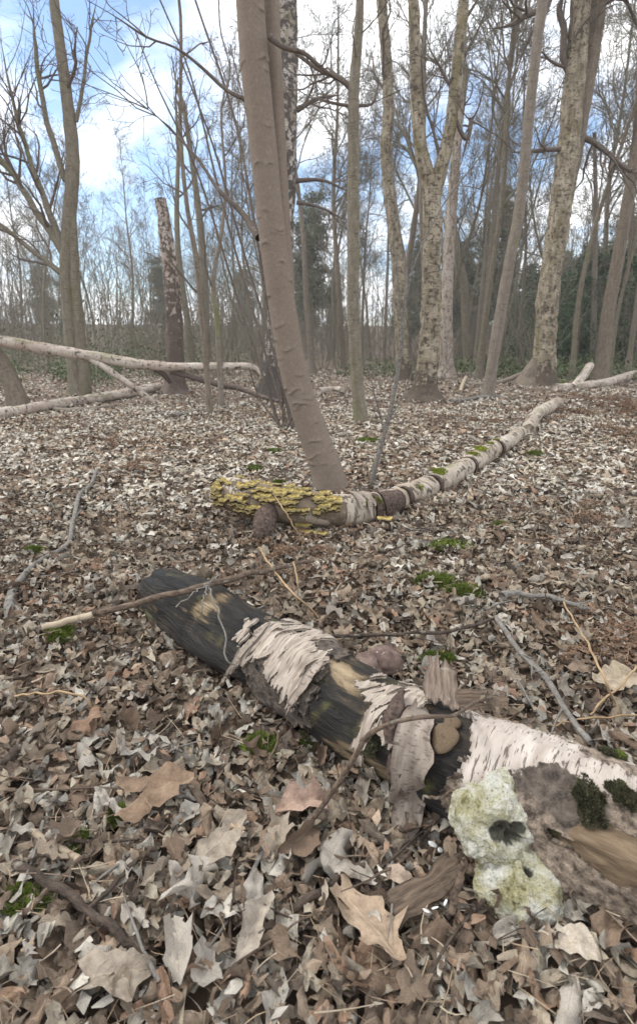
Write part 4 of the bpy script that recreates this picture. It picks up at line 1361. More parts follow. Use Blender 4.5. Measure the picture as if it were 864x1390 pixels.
            slot = vn(np.stack([Xs * 75, Tt * 2.6, 0 * S + seed + 9], -1), 1.0)
            return np.minimum(m, np.where(slot > tear, -.01, .02))
        lift = lambda S, Tt: off + .007 * vn(np.stack([(S + .04 * Tt) * 75, Tt * 1.8, 0 * S + seed], -1), 1.0) + .003 * vn(np.stack([S * 30, Tt * 4, 0 * S], -1), 1.0)
        g = Geo(); sheet(g, s0, s1, t0, t1, .0027, mask, lift, thick, lambda S, Tt: np.stack([1.5 + 0 * S, 0 * S, 0 * S], -1))
        g.build('bark_sheet', MAT['peelsheet'], root, o)
    poly_sheet([(352, 863), (368, 846), (409, 866), (450, 902), (437, 913), (418, 923), (404, 950), (395, 958), (396, 936), (384, 950), (374, 934), (366, 912), (354, 893), (338, 905), (318, 908), (328, 884)], True, 3.3)
    poly_sheet([(338, 850), (346, 847), (336, 866), (326, 880), (324, 872)], False, 8.1, .5)
    poly_sheet([(483, 930), (508, 930), (540, 940), (580, 954), (574, 970), (552, 970), (530, 962), (519, 966), (513, 985), (502, 1012), (493, 1034), (483, 1026), (487, 1000), (496, 975), (503, 957), (490, 946)], True, 5.7)
    poly_sheet([(517, 983), (528, 983), (533, 1006), (527, 1020), (519, 1006)], False, 6.6, .5)
    poly_sheet([(498, 1035), (508, 1040), (520, 1060), (515, 1064), (500, 1052)], False, 2.2, .5)
    for (pts, wd, sd) in (
            ([(366, 856), (347, 876), (330, 895), (318, 909)], .016, 1),
            ([(440, 908), (422, 925), (408, 945), (400, 958)], .022, 4)):
        r2 = np.random.default_rng(sd + 70)
        ST = smooth(np.array([[*inv(*p), 0] for p in pts]), 14)
        w = np.linspace(0, 1, 14)
        P = LP(ST[:, 0], ST[:, 1], .021 + .015 * np.clip(w - .6, 0, 1)); nr = P - LP(ST[:, 0], ST[:, 1], 0); nr /= np.linalg.norm(nr, axis=1, keepdims=True)
        T = np.gradient(P, axis=0); T /= np.linalg.norm(T, axis=1, keepdims=True)
        g = Geo(); ribbon(g, P, np.cross(nr, T), wd * np.interp(w, [0, .2, .8, 1], [.8, 1.1, 1, .5]), nr, .0016, r2, .25, 6, .05, sd * 2.2)
        g.build('bark_strip', MAT['peel'], root, o)
    # long strip hanging free to the ground
    a = [LP(*inv(585, 950), .02), LP(*inv(572, 985), .025), LP(*inv(566, 1020), .03), LP(*inv(562, 1050), .03)]
    a += [gp(556, 1090, .055), gp(551, 1118, .03), gp(541, 1140, .022)]
    P = smooth(np.array(a), 30)
    T = np.gradient(P, axis=0); T /= np.linalg.norm(T, axis=1, keepdims=True)
    nr = (CP - P); nr -= T * (nr * T).sum(1, keepdims=True); nr /= np.linalg.norm(nr, axis=1, keepdims=True)
    w = np.linspace(0, 1, 30)
    g = Geo(); ribbon(g, P, np.cross(nr, T), np.interp(w, [0, .3, .55, .8, 1], [.05, .048, .075, .075, .035]), nr, .002, np.random.default_rng(9), .14, 10, .08, 5.0)
    g.build('bark_strip', MAT['peel'], root, o)
    tag(root.children[-1], label='long hanging strip of papery bark')
    # dark curl of bark beside it, rolled like a tube
    a = [LP(*inv(548, 955), .03), LP(*inv(543, 985), .04), LP(*inv(540, 1010), .035)]
    P = smooth(np.array(a), 14); g = Geo()
    tube(g, P, np.interp(np.linspace(0, 1, 14), [0, .3, .7, 1], [.006, .017, .019, .009]), 18, lambda th, s, A: .007 * vn(A, (70, 70, 22)), True, True)
    g.build('bark_curl', MAT['darkbark'], root, o)
    a = [LP(*inv(548, 1022), .012), LP(*inv(545, 1045), .016), LP(*inv(549, 1066), .012)]
    P = smooth(np.array(a), 12); g = Geo()
    tube(g, P, np.full(12, .022), 14, lambda th, s, A: .006 * vn(A, (50, 50, 20)), True, True); g.build('bark_curl', MAT['darkbark'], root, o)
    # standing flap of bark at the back of the log
    P = smooth(np.array([LP(*inv(596, 962), .012), LP(inv(590, 958)[0], -.35, .035), LP(inv(585, 955)[0], -.42, .07), LP(inv(580, 953)[0], -.5, .095)]), 12)
    T = np.gradient(P, axis=0); T /= np.linalg.norm(T, axis=1, keepdims=True)
    W = np.tile(_T[int(inv(596, 960)[0] / LOGL * LOGN)], (12, 1)); nr = np.cross(T, W); nr /= np.linalg.norm(nr, axis=1, keepdims=True)
    g = Geo(); ribbon(g, P, W, np.linspace(.09, .07, 12), nr, .003, np.random.default_rng(4), .15, 9, .1, 7.0); g.build('bark_flap', MAT['flap'], root, o)
    # ---- knot with two pale faces
    for (px, py, rr) in ((602, 1003, .027), (612, 985, .017)):
        s0, t0 = inv(px, py); n = LP(s0, t0, .02) - LP(s0, t0, 0)
        g = Geo(); sphere(g, LP(s0, t0, .006), (rr, rr * 1.15, .009), rg, 30, 14, lambda D: (1 + .09 * np.sin(3 * np.arctan2(D[:, 1], D[:, 0])) + .12 * vn(D, 4, rr * 900), None), basis(n))
        g.build('knot', MAT['cut'], root, o)
    # ---- wound where the bark is gone and the wood bulges out
    c = LP(sc_, tc_, 0); n = LP(sc_, tc_, .02) - c; n /= np.linalg.norm(n)
    n = n * .8 + _T[int(sc_ / LOGL * (LOGN - 1))] * -.05; n /= np.linalg.norm(n)
    ax = _T[int(sc_ / LOGL * (LOGN - 1))]; ax = ax - n * (ax @ n); ax /= np.linalg.norm(ax); bx = np.cross(n, ax)
    B = np.stack([ax, bx, n], 1)
    an = np.arange(64) * 2 * PI / 64
    wob = 1 + .05 * np.sin(2 * an + 1) + .04 * np.sin(3 * an) + .02 * np.sin(7 * an)
    V = []; rr = np.linspace(0, 1.35, 16)
    for k in rr:
        x, y = .092 * k * wob * np.cos(an), .043 * k * wob * np.sin(an)
        V.append(np.stack([x, y, .025 - .024 * k ** 2 + .004 * vn(np.stack([x * 14, y * 60, 0 * x], 1), 1.0) + .006 * vn(np.stack([x, y, 0 * x], 1), 22)], 1))
    V = np.concatenate(V)
    i = np.arange(15)[:, None] * 64; j = np.arange(64)[None]; j2 = (j + 1) % 64
    F = np.stack([i + j, i + j2, i + 64 + j2, i + 64 + j], -1).reshape(-1, 4)[:, ::-1]
    g = Geo(); g.add(V @ B.T + c, F[:, ::-1], V); g.build('bare_wound', MAT['cut'], root, o)
    # ---- moss on the bark
    for (px, py, rx, ry, h, m_, nb) in ((800, 1092, .030, .040, .016, 'moss_dark', 900), (845, 1084, .024, .026, .014, 'moss_dark', 700), (832, 1030, .032, .022, .02, 'moss_dark', 500), (838, 1033, .012, .010, .02, 'moss', 200),
                                  (415, 1000, .03, .02, .012, 'moss_dark', 400), (505, 1010, .026, .034, .012, 'moss_dark', 500)):
        s0, t0 = inv(px, py); n = LP(s0, t0, .02) - LP(s0, t0, 0)
        moss_geo(LP(s0, t0, .009), rx * .85, ry * .85, h * .7, nb * 2, rg, n).build('moss', MAT[m_], root, o)
    return root


NEAR_LOG = build_log()


# ------------------------------------------------------------------ bracket fungi by the near log
def build_polypores():
    rg = np.random.default_rng(81)
    for (px, py, w, hgt, dz, name, label, cav, seed, tilt) in (
            (668, 1112, 100, 104, .135, 'bracket_fungus', 'upper white and yellow green bracket fungus with dark hollows, against the near log', [(.36, .88, -.22, .48), (.74, .66, -.10, .26), (.60, .70, -.44, .36), (.08, .95, -.30, .24)], 3, .15),
            (699, 1199, 98, 96, .05, 'bracket_fungus', 'lower white and yellow green bracket fungus resting in the leaves under the hollow one', [(-.62, .5, .62, .30), (.25, .8, .62, .2)], 9, -.25)):
        c = gp(px, py, dz)
        sx = w * depth(c) / FPX / 2; sz = hgt * depth(c) / FPX / 2
        to = CP - c; to[2] *= .85; to /= np.linalg.norm(to)
        right = np.cross((0, 0, 1.0), to); right /= np.linalg.norm(right)
        fw = to
        if fw @ (CP - c) < 0:
            fw = -fw
        upv = np.cross(fw, right); upv = upv if upv[2] > 0 else -upv
        B = np.stack([right, fw, upv], 1)
        ct, st_ = math.cos(tilt), math.sin(tilt)
        B = B @ np.array([[ct, 0, -st_], [0, 1, 0], [st_, 0, ct]])
        def defo(D):
            f = 1 + .14 * vn(D, 1.6, seed) + .10 * vn(D, 3.5, seed + 2) + .12 * (.3 - np.abs(vn(D, 3.2, seed + 7))) + .08 * (.35 - np.abs(vn(D, 7, seed + 4))) + .05 * (.3 - np.abs(vn(D, 15, seed))) + .02 * vn(D, 34, seed)
            if seed == 3:
                f = f + .42 * np.exp(-((D - np.array([.30, .1, .95])) ** 2).sum(1) / .14) + .18 * np.exp(-((D - np.array([-.8, .45, .25])) ** 2).sum(1) / .25) \
                    + .20 * np.exp(-((D - np.array([.05, .85, -.52])) ** 2).sum(1) / .05) + .16 * np.exp(-((D - np.array([.85, .5, -.1])) ** 2).sum(1) / .06)
                f = f - .25 * np.exp(-((D - np.array([-.55, .3, .9])) ** 2).sum(1) / .12)
            else:
                f = f + .22 * np.exp(-((D - np.array([.8, .4, .1])) ** 2).sum(1) / .3) + .15 * np.exp(-((D - np.array([-.4, .5, -.7])) ** 2).sum(1) / .3)
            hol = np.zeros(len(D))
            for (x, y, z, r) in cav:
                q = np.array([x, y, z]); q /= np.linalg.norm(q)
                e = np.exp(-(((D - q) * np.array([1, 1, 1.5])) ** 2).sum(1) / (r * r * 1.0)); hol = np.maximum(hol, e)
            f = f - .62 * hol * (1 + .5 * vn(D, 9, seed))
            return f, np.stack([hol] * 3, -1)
        g = Geo(); sphere(g, c, (sx, sx * .62, sz), rg, 120, 80, defo, B)
        o = np.array([c[0], c[1], float(gz(c[0], c[1]))])
        ob = g.build(name, MAT['polypore'], None, o); ob.location = tuple(o)
        tag(ob, label, 'fungus', 'pale bracket fungi by the near log')
    # brown two lobed conk behind the log, with a smaller one beside it
    for (parts, label) in (([(498, 906, 44, .15, 'lobe'), (521, 897, 46, .15, 'lobe')], 'shiny brown two lobed bracket fungus lying behind the near log'),
                           ([(448, 880, 30, .10, 'lobe'), (462, 893, 28, .10, 'lobe'), (477, 903, 26, .10, 'lobe')], 'smaller knobbly brown fungus just left of the two lobed brown fungus')):
        c0 = gp(parts[0][0], parts[0][1], parts[0][3]); o = np.array([c0[0], c0[1], float(gz(c0[0], c0[1]))])
        t = thing('brown_fungus', tuple(o), label, 'fungus')
        for (px, py, w, dz, nm) in parts:
            c = gp(px, py, dz); s = w * depth(c) / FPX / 2 * 1.12; sd = px * .1
            g = Geo(); sphere(g, c, (s, s * .95, s * .72), rg, 36, 24, lambda D: (1 + .16 * vn(D, 1.8, sd) + .08 * vn(D, 5, sd) + .03 * vn(D, 14, sd) + .10 * np.exp(-((D[:, 2] + .25) / .14) ** 2) - .45 * np.clip(-D[:, 2] - .3, 0, 1), None), Matrix.Rotation(rg.uniform(0, 3), 3, 'Z'))
            g.build(nm, MAT['conk'], t, o)


build_polypores()


# ------------------------------------------------------------------ fallen birch with the yellow bracket fungi
def log_tube(name, rows, mat, parent, o, n=120, sides=36, bumps=.012, cap=(True, True), seed=0, bsc=(9, 9, 5), dzr=.9):
    """fallen trunk lying on the ground; rows (px, py of the middle, width px, extra height)"""
    out = []
    for r in rows:
        rad = .05
        for _ in range(6):
            q = gp(r[0], r[1], rad * dzr + (r[3] if len(r) > 3 else 0)); rad = r[2] * depth(q) / FPX / 2
        out.append([*q, rad])
    S = smooth(np.array(out), n)
    g = Geo()
    tube(g, S[:, :3], S[:, 3], sides, lambda th, s, A: bumps * vn(A, bsc, seed) + bumps * .4 * vn(A, 34, seed), cap[0], cap[1], soff=seed * 2.0)
    ob = g.build(name, mat, parent, o) if o is not None else g
    return S, ob


def shelf_mesh(seed):
    """one small bracket: half disc with a wavy rim, thin at the edge"""
    rg = np.random.default_rng(seed); na, nr = 15, 4
    an = np.linspace(-1.75, 1.75, na); ph = rg.uniform(0, 6, 2)
    V, A = [], []
    for sgn in (1, 0):
        for k in range(nr):
            u = k / (nr - 1)
            rim = 1 + .10 * np.sin(4 * an + ph[0]) + .06 * np.sin(9 * an + ph[1])
            x = np.sin(an) * u * rim; y = np.cos(an) * u * rim * .85 - .12
            z = (.26 - .10 * u * u + .06 * np.sin(5 * an + ph[1]) * u) if sgn else (-.40 * (1 - u) ** .8 + .02 * u + .05 * np.sin(5 * an + ph[1]) * u)
            V.append(np.stack([x, y, z * np.ones(na)], 1)); A.append(np.stack([np.full(na, u), np.full(na, float(sgn)), np.zeros(na)], 1))
    V = np.concatenate(V); A = np.concatenate(A)
    i = np.arange(nr - 1)[:, None] * na; j = np.arange(na - 1)[None]
    q = np.stack([i + j, i + na + j, i + na + j + 1, i + j + 1], -1).reshape(-1, 4)
    N = nr * na; e = (nr - 1) * na + np.arange(na - 1)
    g = Geo(); g.add(V, [q[:, ::-1], q + N, np.stack([e, e + N, e + N + 1, e + 1], -1)], A)
    return g


def build_fungus_log():
    rg = np.random.default_rng(91)
    o = gp(420, 725); o = np.array([o[0], o[1], float(gz(o[0], o[1]))])
    root = thing('fallen_birch', tuple(o), 'fallen birch trunk with yellow shelf fungi on its raised broken end', 'fallen tree')
    rowsA = [(311, 669, 42, .095), (326, 673, 45, .085), (360, 682, 45, .07), (410, 689, 45, .05), (455, 694, 45, .02), (500, 690, 41, .0), (535, 680, 35), (575, 664, 31), (620, 641, 27), (660, 616, 24), (690, 599, 20), (706, 588, 17)]
    S, _ = log_tube('trunk', rowsA, MAT['birch_log'], root, o, 150, 40, .016, seed=1.0)
    # bare end of grey brown wood, slipped over the left part as its own skin
    k = [i for i in range(len(S)) if project(S[i:i + 1, :3])[0, 0] < 462]
    E = S[k].copy(); E[:, 3] += .006
    g = Geo(); tube(g, np.vstack([E[0, :3] - (E[1, :3] - E[0, :3]), E[:, :3]]), np.concatenate([[E[0, 3] * .9], E[:, 3]]), 36, lambda th, s, A: .016 * vn(A, (9, 9, 5), 1) + .006 * vn(A, 40, 1), True, True, c=(.8, .8, .8))
    g.build('bare_wood', MAT['wood_grey'], root, o)
    # forked leg that props the end up
    Q, _ = px_path([(352, 735, 26), (357, 715, 30), (372, 695, 36)], gp(352, 733)[1]); Q[-1, :3] = S[int(len(k) * .45), :3]
    s2 = smooth(Q, 16); s2[0, 2] -= .03
    g = Geo(); tube(g, s2[:, :3], s2[:, 3], 18, lambda th, s, A: .014 * vn(A, (12, 12, 6), 5), c=(.7, .7, .7)); g.build('stub', MAT['darkbark'], root, o)
    # torn dark bands and white curls at the bark edge
    for (px, wdt, mt) in ((505, .045, 'darkbark'), (524, .07, 'darkbark'), (541, .012, 'darkbark'), (633, .014, 'darkbark'), (583, .008, 'darkbark'), (672, .010, 'darkbark')):
        i = int(np.argmin(np.abs(project(S[:, :3])[:, 0] - px)))
        j = max(1, int(wdt / np.linalg.norm(S[1, :3] - S[0, :3])))
        seg = S[max(i - j, 0):i + j + 1]
        g = Geo(); tube(g, seg[:, :3], seg[:, 3] + .006, 30, lambda th, s, A: .016 * vn(A, (9, 9, 5), 1) + .006 * vn(A, 30, 7), True, True); g.build('bark_band', MAT[mt], root, o)
    for px in (476, 487):
        i = int(np.argmin(np.abs(project(S[:, :3])[:, 0] - px)))
        c = S[i, :3]; T = S[i + 1, :3] - S[i - 1, :3]; T /= np.linalg.norm(T); r = S[i, 3]
        up = np.array([0, 0, 1.0]) - T * T[2]; up /= np.linalg.norm(up); fr = np.cross(T, up); fr = fr if fr @ (CP - c) > 0 else -fr
        th = np.linspace(-.8, 1.2 + rg.uniform(-.3, .3), 14)
        lift = .012 + .03 * np.clip(np.linspace(0, 1, 14) - .7, 0, 1)
        nr = np.cos(th)[:, None] * up + np.sin(th)[:, None] * fr
        P = c + (r + lift)[:, None] * nr + T * (.01 * np.sin(np.linspace(0, 4, 14)))[:, None]
        g = Geo(); ribbon(g, P, np.tile(T, (14, 1)), np.full(14, .05), nr, .002, rg, .3, 6, .1, px); g.build('bark_strip', MAT['peel'], root, o)
    # the brackets
    protos = [shelf_mesh(s) for s in (1, 2, 3, 4)]
    meshes = []
    spots = []
    for (x0, x1, y0, y1, n) in ((303, 326, 648, 688, 32), (334, 372, 655, 698, 44), (372, 412, 662, 688, 34), (418, 452, 670, 692, 34), (338, 358, 688, 706, 12), (395, 425, 690, 698, 10)):
        for q in range(n):
            spots.append((rg.uniform(x0, x1), rg.uniform(y0, y1)))
    spots.sort(key=lambda p: p[1])
    pS = project(S[:, :3])
    first = {}
    for q, (px, py) in enumerate(spots):
        i = int(np.clip(np.argmin(np.abs(pS[:, 0] - px)), 1, len(S) - 2))
        c = S[i, :3]; T = S[i + 1, :3] - S[i - 1, :3]; T /= np.linalg.norm(T); r = S[i, 3] + .004
        up = np.array([0, 0, 1.0]) - T * T[2]; up /= np.linalg.norm(up); fr = np.cross(T, up); fr = fr if fr @ (CP - c) > 0 else -fr
        ths = np.radians(np.linspace(-40, 115, 60))
        cand = c + r * (np.cos(ths)[:, None] * up + np.sin(ths)[:, None] * fr)
        b = int(np.argmin(np.abs(project(cand)[:, 1] - py))); th = ths[b]
        n = math.cos(th) * up + math.sin(th) * fr
        y = n * np.array([1, 1, .25]) + fr * .8 + T * rg.normal() * .35; y[2] = y[2] * .3 + rg.normal() * .12; y /= np.linalg.norm(y)
        z = np.array([0, 0, 1.0]) - y * y[2]; z /= np.linalg.norm(z); x = np.cross(y, z)
        s = rg.uniform(.016, .036) * (1.25 if rg.uniform() < .15 else 1); hk = rg.uniform(1.4, 2.6)
        kk = q % 4
        if kk not in first:
            ob = protos[kk].build('shelf_fungus', MAT['shelf'], root); first[kk] = ob
        else:
            ob = first[kk].copy(); COL.objects.link(ob); ob.parent = root
        ob.matrix_local = Matrix.Translation(Vector(cand[b] + y * s * .45 - o)) @ Matrix([[x[0] * s, y[0] * s, z[0] * s * hk, 0], [x[1] * s, y[1] * s, z[1] * s * hk, 0], [x[2] * s, y[2] * s, z[2] * s * hk, 0], [0, 0, 0, 1]]).to_4x4()
    # paler brackets under the log
    for (px, py, s) in ((412, 713, .045), (414, 722, .04), (436, 724, .04), (523, 704, .045)):
        p = gp(px, py, .05 if py < 720 else .03)
        ob = first[0].copy(); COL.objects.link(ob); ob.parent = root
        ob.matrix_local = Matrix.Translation(Vector(p - o)) @ Matrix.Rotation(PI, 4, 'Z') @ Matrix.Diagonal((s, s, s, 1))
    # moss cushions along it
    for (px, py, rx, ry, h) in ((594, 646, .05, .035, .03), (651, 627, .06, .05, .03), (640, 620, .04, .03, .02), (664, 607, .03, .02, .02), (505, 712, .04, .02, .02), (560, 668, .05, .02, .015), (490, 704, .04, .02, .02), (672, 600, .025, .02, .02)):
        i = int(np.argmin(np.abs(pS[:, 0] - px))); c = S[i, :3]; p = c + np.array([0, 0, S[i, 3] * .98])
        if py > 660:
            p = c + np.array([0, -.7, .7]) * S[i, 3]
        moss_geo(p, rx * 1.2, ry * 1.2, h, 600, rg, p - c).build('moss', MAT['moss_bright'], root, o)
    # the far broken off length of the same trunk
    o2 = gp(735, 558); r2 = thing('birch_log', tuple(o2), 'short crooked white birch length lying beyond the end of the fungus log', 'log')
    log_tube('trunk', [(717, 583, 17), (722, 570, 17), (733, 559, 17), (748, 551, 16), (757, 546, 14)], MAT['birch_log'], r2, o2, 40, 20, .02, seed=3.0)


MAT['wood_grey'] = m_bark('bare_grey_wood', (0.095, 0.07, 0.05), (0.22, 0.172, 0.12), gthr=.8, spot=(.36, .3, .22), sc=(24, 24, 5))
build_fungus_log()


# ------------------------------------------------------------------ fallen poles at the left, logs at the right
def px_pole(name, label, cat, rows, mat, n=50, sides=16, bumps=.008, seed=0.0, kids=()):
    """pole given by rows (px, py, width px, distance Y)"""
    def conv(rw):
        out = []
        for r in rw:
            p = at(r[0], r[1], r[3]); out.append([*p, r[2] * depth(p) / FPX / 2])
        return smooth(np.array(out), n)
    S = conv(rows); o = S[:, :3].mean(0); o[2] = float(gz(o[0], o[1]))
    root = thing(name, tuple(o), label, cat)
    g = Geo(); tube(g, S[:, :3], S[:, 3], sides, lambda th, s, A: bumps * vn(A, (9, 9, 5), seed), True, True, soff=seed)
    g.build('trunk', MAT[mat], root, o)
    for kr, km in kids:
        s2 = conv(kr); g = Geo(); tube(g, s2[:, :3], s2[:, 3], 9, lambda th, s, A: bumps * .5 * vn(A, (12, 12, 6), seed), True, True, soff=seed + 1); g.build('limb', MAT[km], root, o)
    return root


def build_fallen():
    Yb = gp(215, 549)[1]; Yt = gp(400, 552)[1]
    px_pole('fallen_birch', 'long pale birch pole propped above the ground at the left by its own branches', 'fallen tree',
            [(-60, 452, 16, Yb - .6), (0, 463, 15.5, Yb - .4), (60, 473, 15.5, Yb - .2), (120, 483, 14.5, Yb), (175, 492, 14, Yb + .1), (215, 497, 13, Yb + .15), (260, 498, 11, Yb + .2), (310, 497, 10, Yb + .3), (338, 498, 10, Yb + .35), (352, 506, 9, Yb + .4), (358, 511, 7, Yb + .4)],
            'birch', 80, 20, .012, 2.0,
            kids=[([(118, 483, 9, Yb), (140, 497, 9, Yb), (165, 514, 9, Yb), (190, 532, 8, Yb), (216, 549, 8, Yb)], 'birch'),
                  ([(206, 499, 7, Yb + .15), (222, 508, 7, Yb + .15), (232, 520, 5, Yb + .2)], 'stick_dark'),
                  ([(232, 504, 7, Yb + .2), (260, 512, 7, Yb + .2), (295, 521, 9, Yb + .1), (325, 527, 8, Yb - .1), (360, 540, 6, Yt), (400, 550, 4, Yt), (430, 558, 3, Yt)], 'birch_snag')])
    def low(name, label, cat, rows, mat, **kw):
        o = gp(rows[0][0] + 5, rows[0][1]); r = thing(name, tuple(o), label, cat)
        log_tube('trunk', rows, MAT[mat], r, o, kw.get('n', 40), kw.get('sides', 16), kw.get('bumps', .02), seed=kw.get('seed', 1.5))
        return r
    low('birch_log', 'pale birch trunk lying flat on the ground below the propped pole at the left', 'log', [(-40, 568, 16), (0, 562, 16), (40, 556, 16), (80, 549, 15), (120, 543, 14), (160, 536, 13), (195, 530, 13), (217, 525, 12)], 'birch', n=70, seed=4.0)
    low('pale_branch', 'thin pale branch lying along the flat birch trunk at the left', 'branch', [(64, 553, 6), (90, 557, 6), (125, 555, 6), (160, 550, 5)], 'grey', sides=8, bumps=.005)
    low('broken_branch', 'forked dark branch lying in front of the broken birch snag', 'branch', [(215, 561, 5), (245, 562, 5), (275, 556, 4), (310, 552, 3), (335, 550, 2)], 'stick_grey', sides=8, bumps=.004)
    low('pale_log', 'short pale log lying at mid distance behind the slim olive tree', 'log', [(432, 531, 9), (448, 529, 9), (464, 528, 8)], 'birch', sides=10, bumps=.01)
    low('small_stump', 'tiny dark stump right of the short pale log', 'stump', [(464, 536, 8), (466, 530, 8, .06), (467, 524, 7, .14)], 'brown', sides=10, bumps=.01)
    low('birch_log', 'white birch log beyond the big tree at the right edge', 'log', [(754, 526, 10), (785, 524, 11), (820, 520, 12), (850, 512, 13), (885, 505, 15)], 'birch', seed=6.0)
    low('leaning_log', 'short white log end sticking up in front of the dark bent tree', 'log', [(776, 526, 10), (788, 514, 11, .12), (800, 497, 11, .38)], 'birch', seed=7.0)
    low('crooked_branch', 'pale crooked broken stick standing near the smooth leaning pole', 'branch', [(624, 532, 5), (627, 522, 5, .05), (632, 512, 5, .12)], 'stick_pale', sides=8, bumps=.005)
    low('long_branch', 'long grey branch lying under the smooth leaning pole', 'branch', [(610, 545, 5), (640, 541, 5), (670, 538, 5), (690, 543, 4), (705, 550, 3)], 'stick_grey', sides=8, bumps=.004)
    low('fallen_branch', 'grey fallen limb leaning against the foot of the thickest tree', 'branch', [(634, 521, 5), (655, 521, 6), (680, 518, 6, .05), (708, 508, 7, .2)], 'grey', sides=8, bumps=.006)
    # broken stump buttress at the foot of the thickest tree
    r = px_tree('tree_stump', 'broken splintered stump against the left foot of the thickest tree', 'stump', [(712, 525, 30), (716, 510, 20), (721, 498, 14), (724, 486, 5)], 'brown', 0, .06, .12, 5, .03, sides=14, n=24, seed=61)
    # mossy bank behind
    rg = np.random.default_rng(6)
    for k, (px, py, rx, ry, h) in enumerate(((752, 519, .45, .25, .08), (650, 506, .5, .3, .07))):
        p = gp(px, py); ob = moss_geo((0, 0, 0), rx, ry, h, 900, rg).build('moss_clump', MAT['moss'], None); ob.location = tuple(p)
        tag(ob, ('mossy green hump at the right foot of the thickest tree', 'mossy green hump behind the smooth leaning pole')[k], 'moss')


build_fallen()


# ------------------------------------------------------------------ sticks, stems and twigs on the ground
def stick(label, rows, mat, name='stick', cat='stick', seed=0, kids=0, sides=8, n=44, wob=.0028, group=None):
    """rows (px, py, width px, height above the ground)"""
    rg = np.random.default_rng(seed + 500)
    out = []
    for r in rows:
        w = r[2]; q = gp(r[0], r[1], .042 + (r[3] if len(r) > 3 else 0)); out.append([*q, w * depth(q) / FPX / 2])
    S = smooth(np.array(out), n)
    for ax in range(3):
        S[:, ax] += wob * np.interp(np.arange(n), np.linspace(0, n - 1, 15), rg.normal(size=15))
    o = S[n // 2, :3].copy(); o[2] = float(gz(o[0], o[1]))
    g = Geo(); tube(g, S[:, :3], S[:, 3], sides, lambda th, s, A: S[:, 3].mean() * (.22 * vn(A, (70, 70, 30), seed) + .30 * np.clip(vn(A * [0, 0, 1], (1, 1, 22), seed + 4) - .22, 0, 1) * 3), True, True, soff=seed * .7)
    for q in range(kids):
        i = int(rg.uniform(.3, .9) * n); d = rnd_dir(S[min(i + 1, n - 1), :3] - S[i - 1, :3], rg.uniform(.4, .9), rg); d[2] = abs(d[2]) * .4
        grow(g, S[i, :3], d, rg.uniform(.06, .2), S[i, 3] * .6, 1, rg, wander=.15, up=-.02, kids=(2, 2, 2), rmin=.0012)
    ob = g.build(name, MAT[mat], None, o); ob.location = tuple(o)
    return tag(ob, label, cat, group)


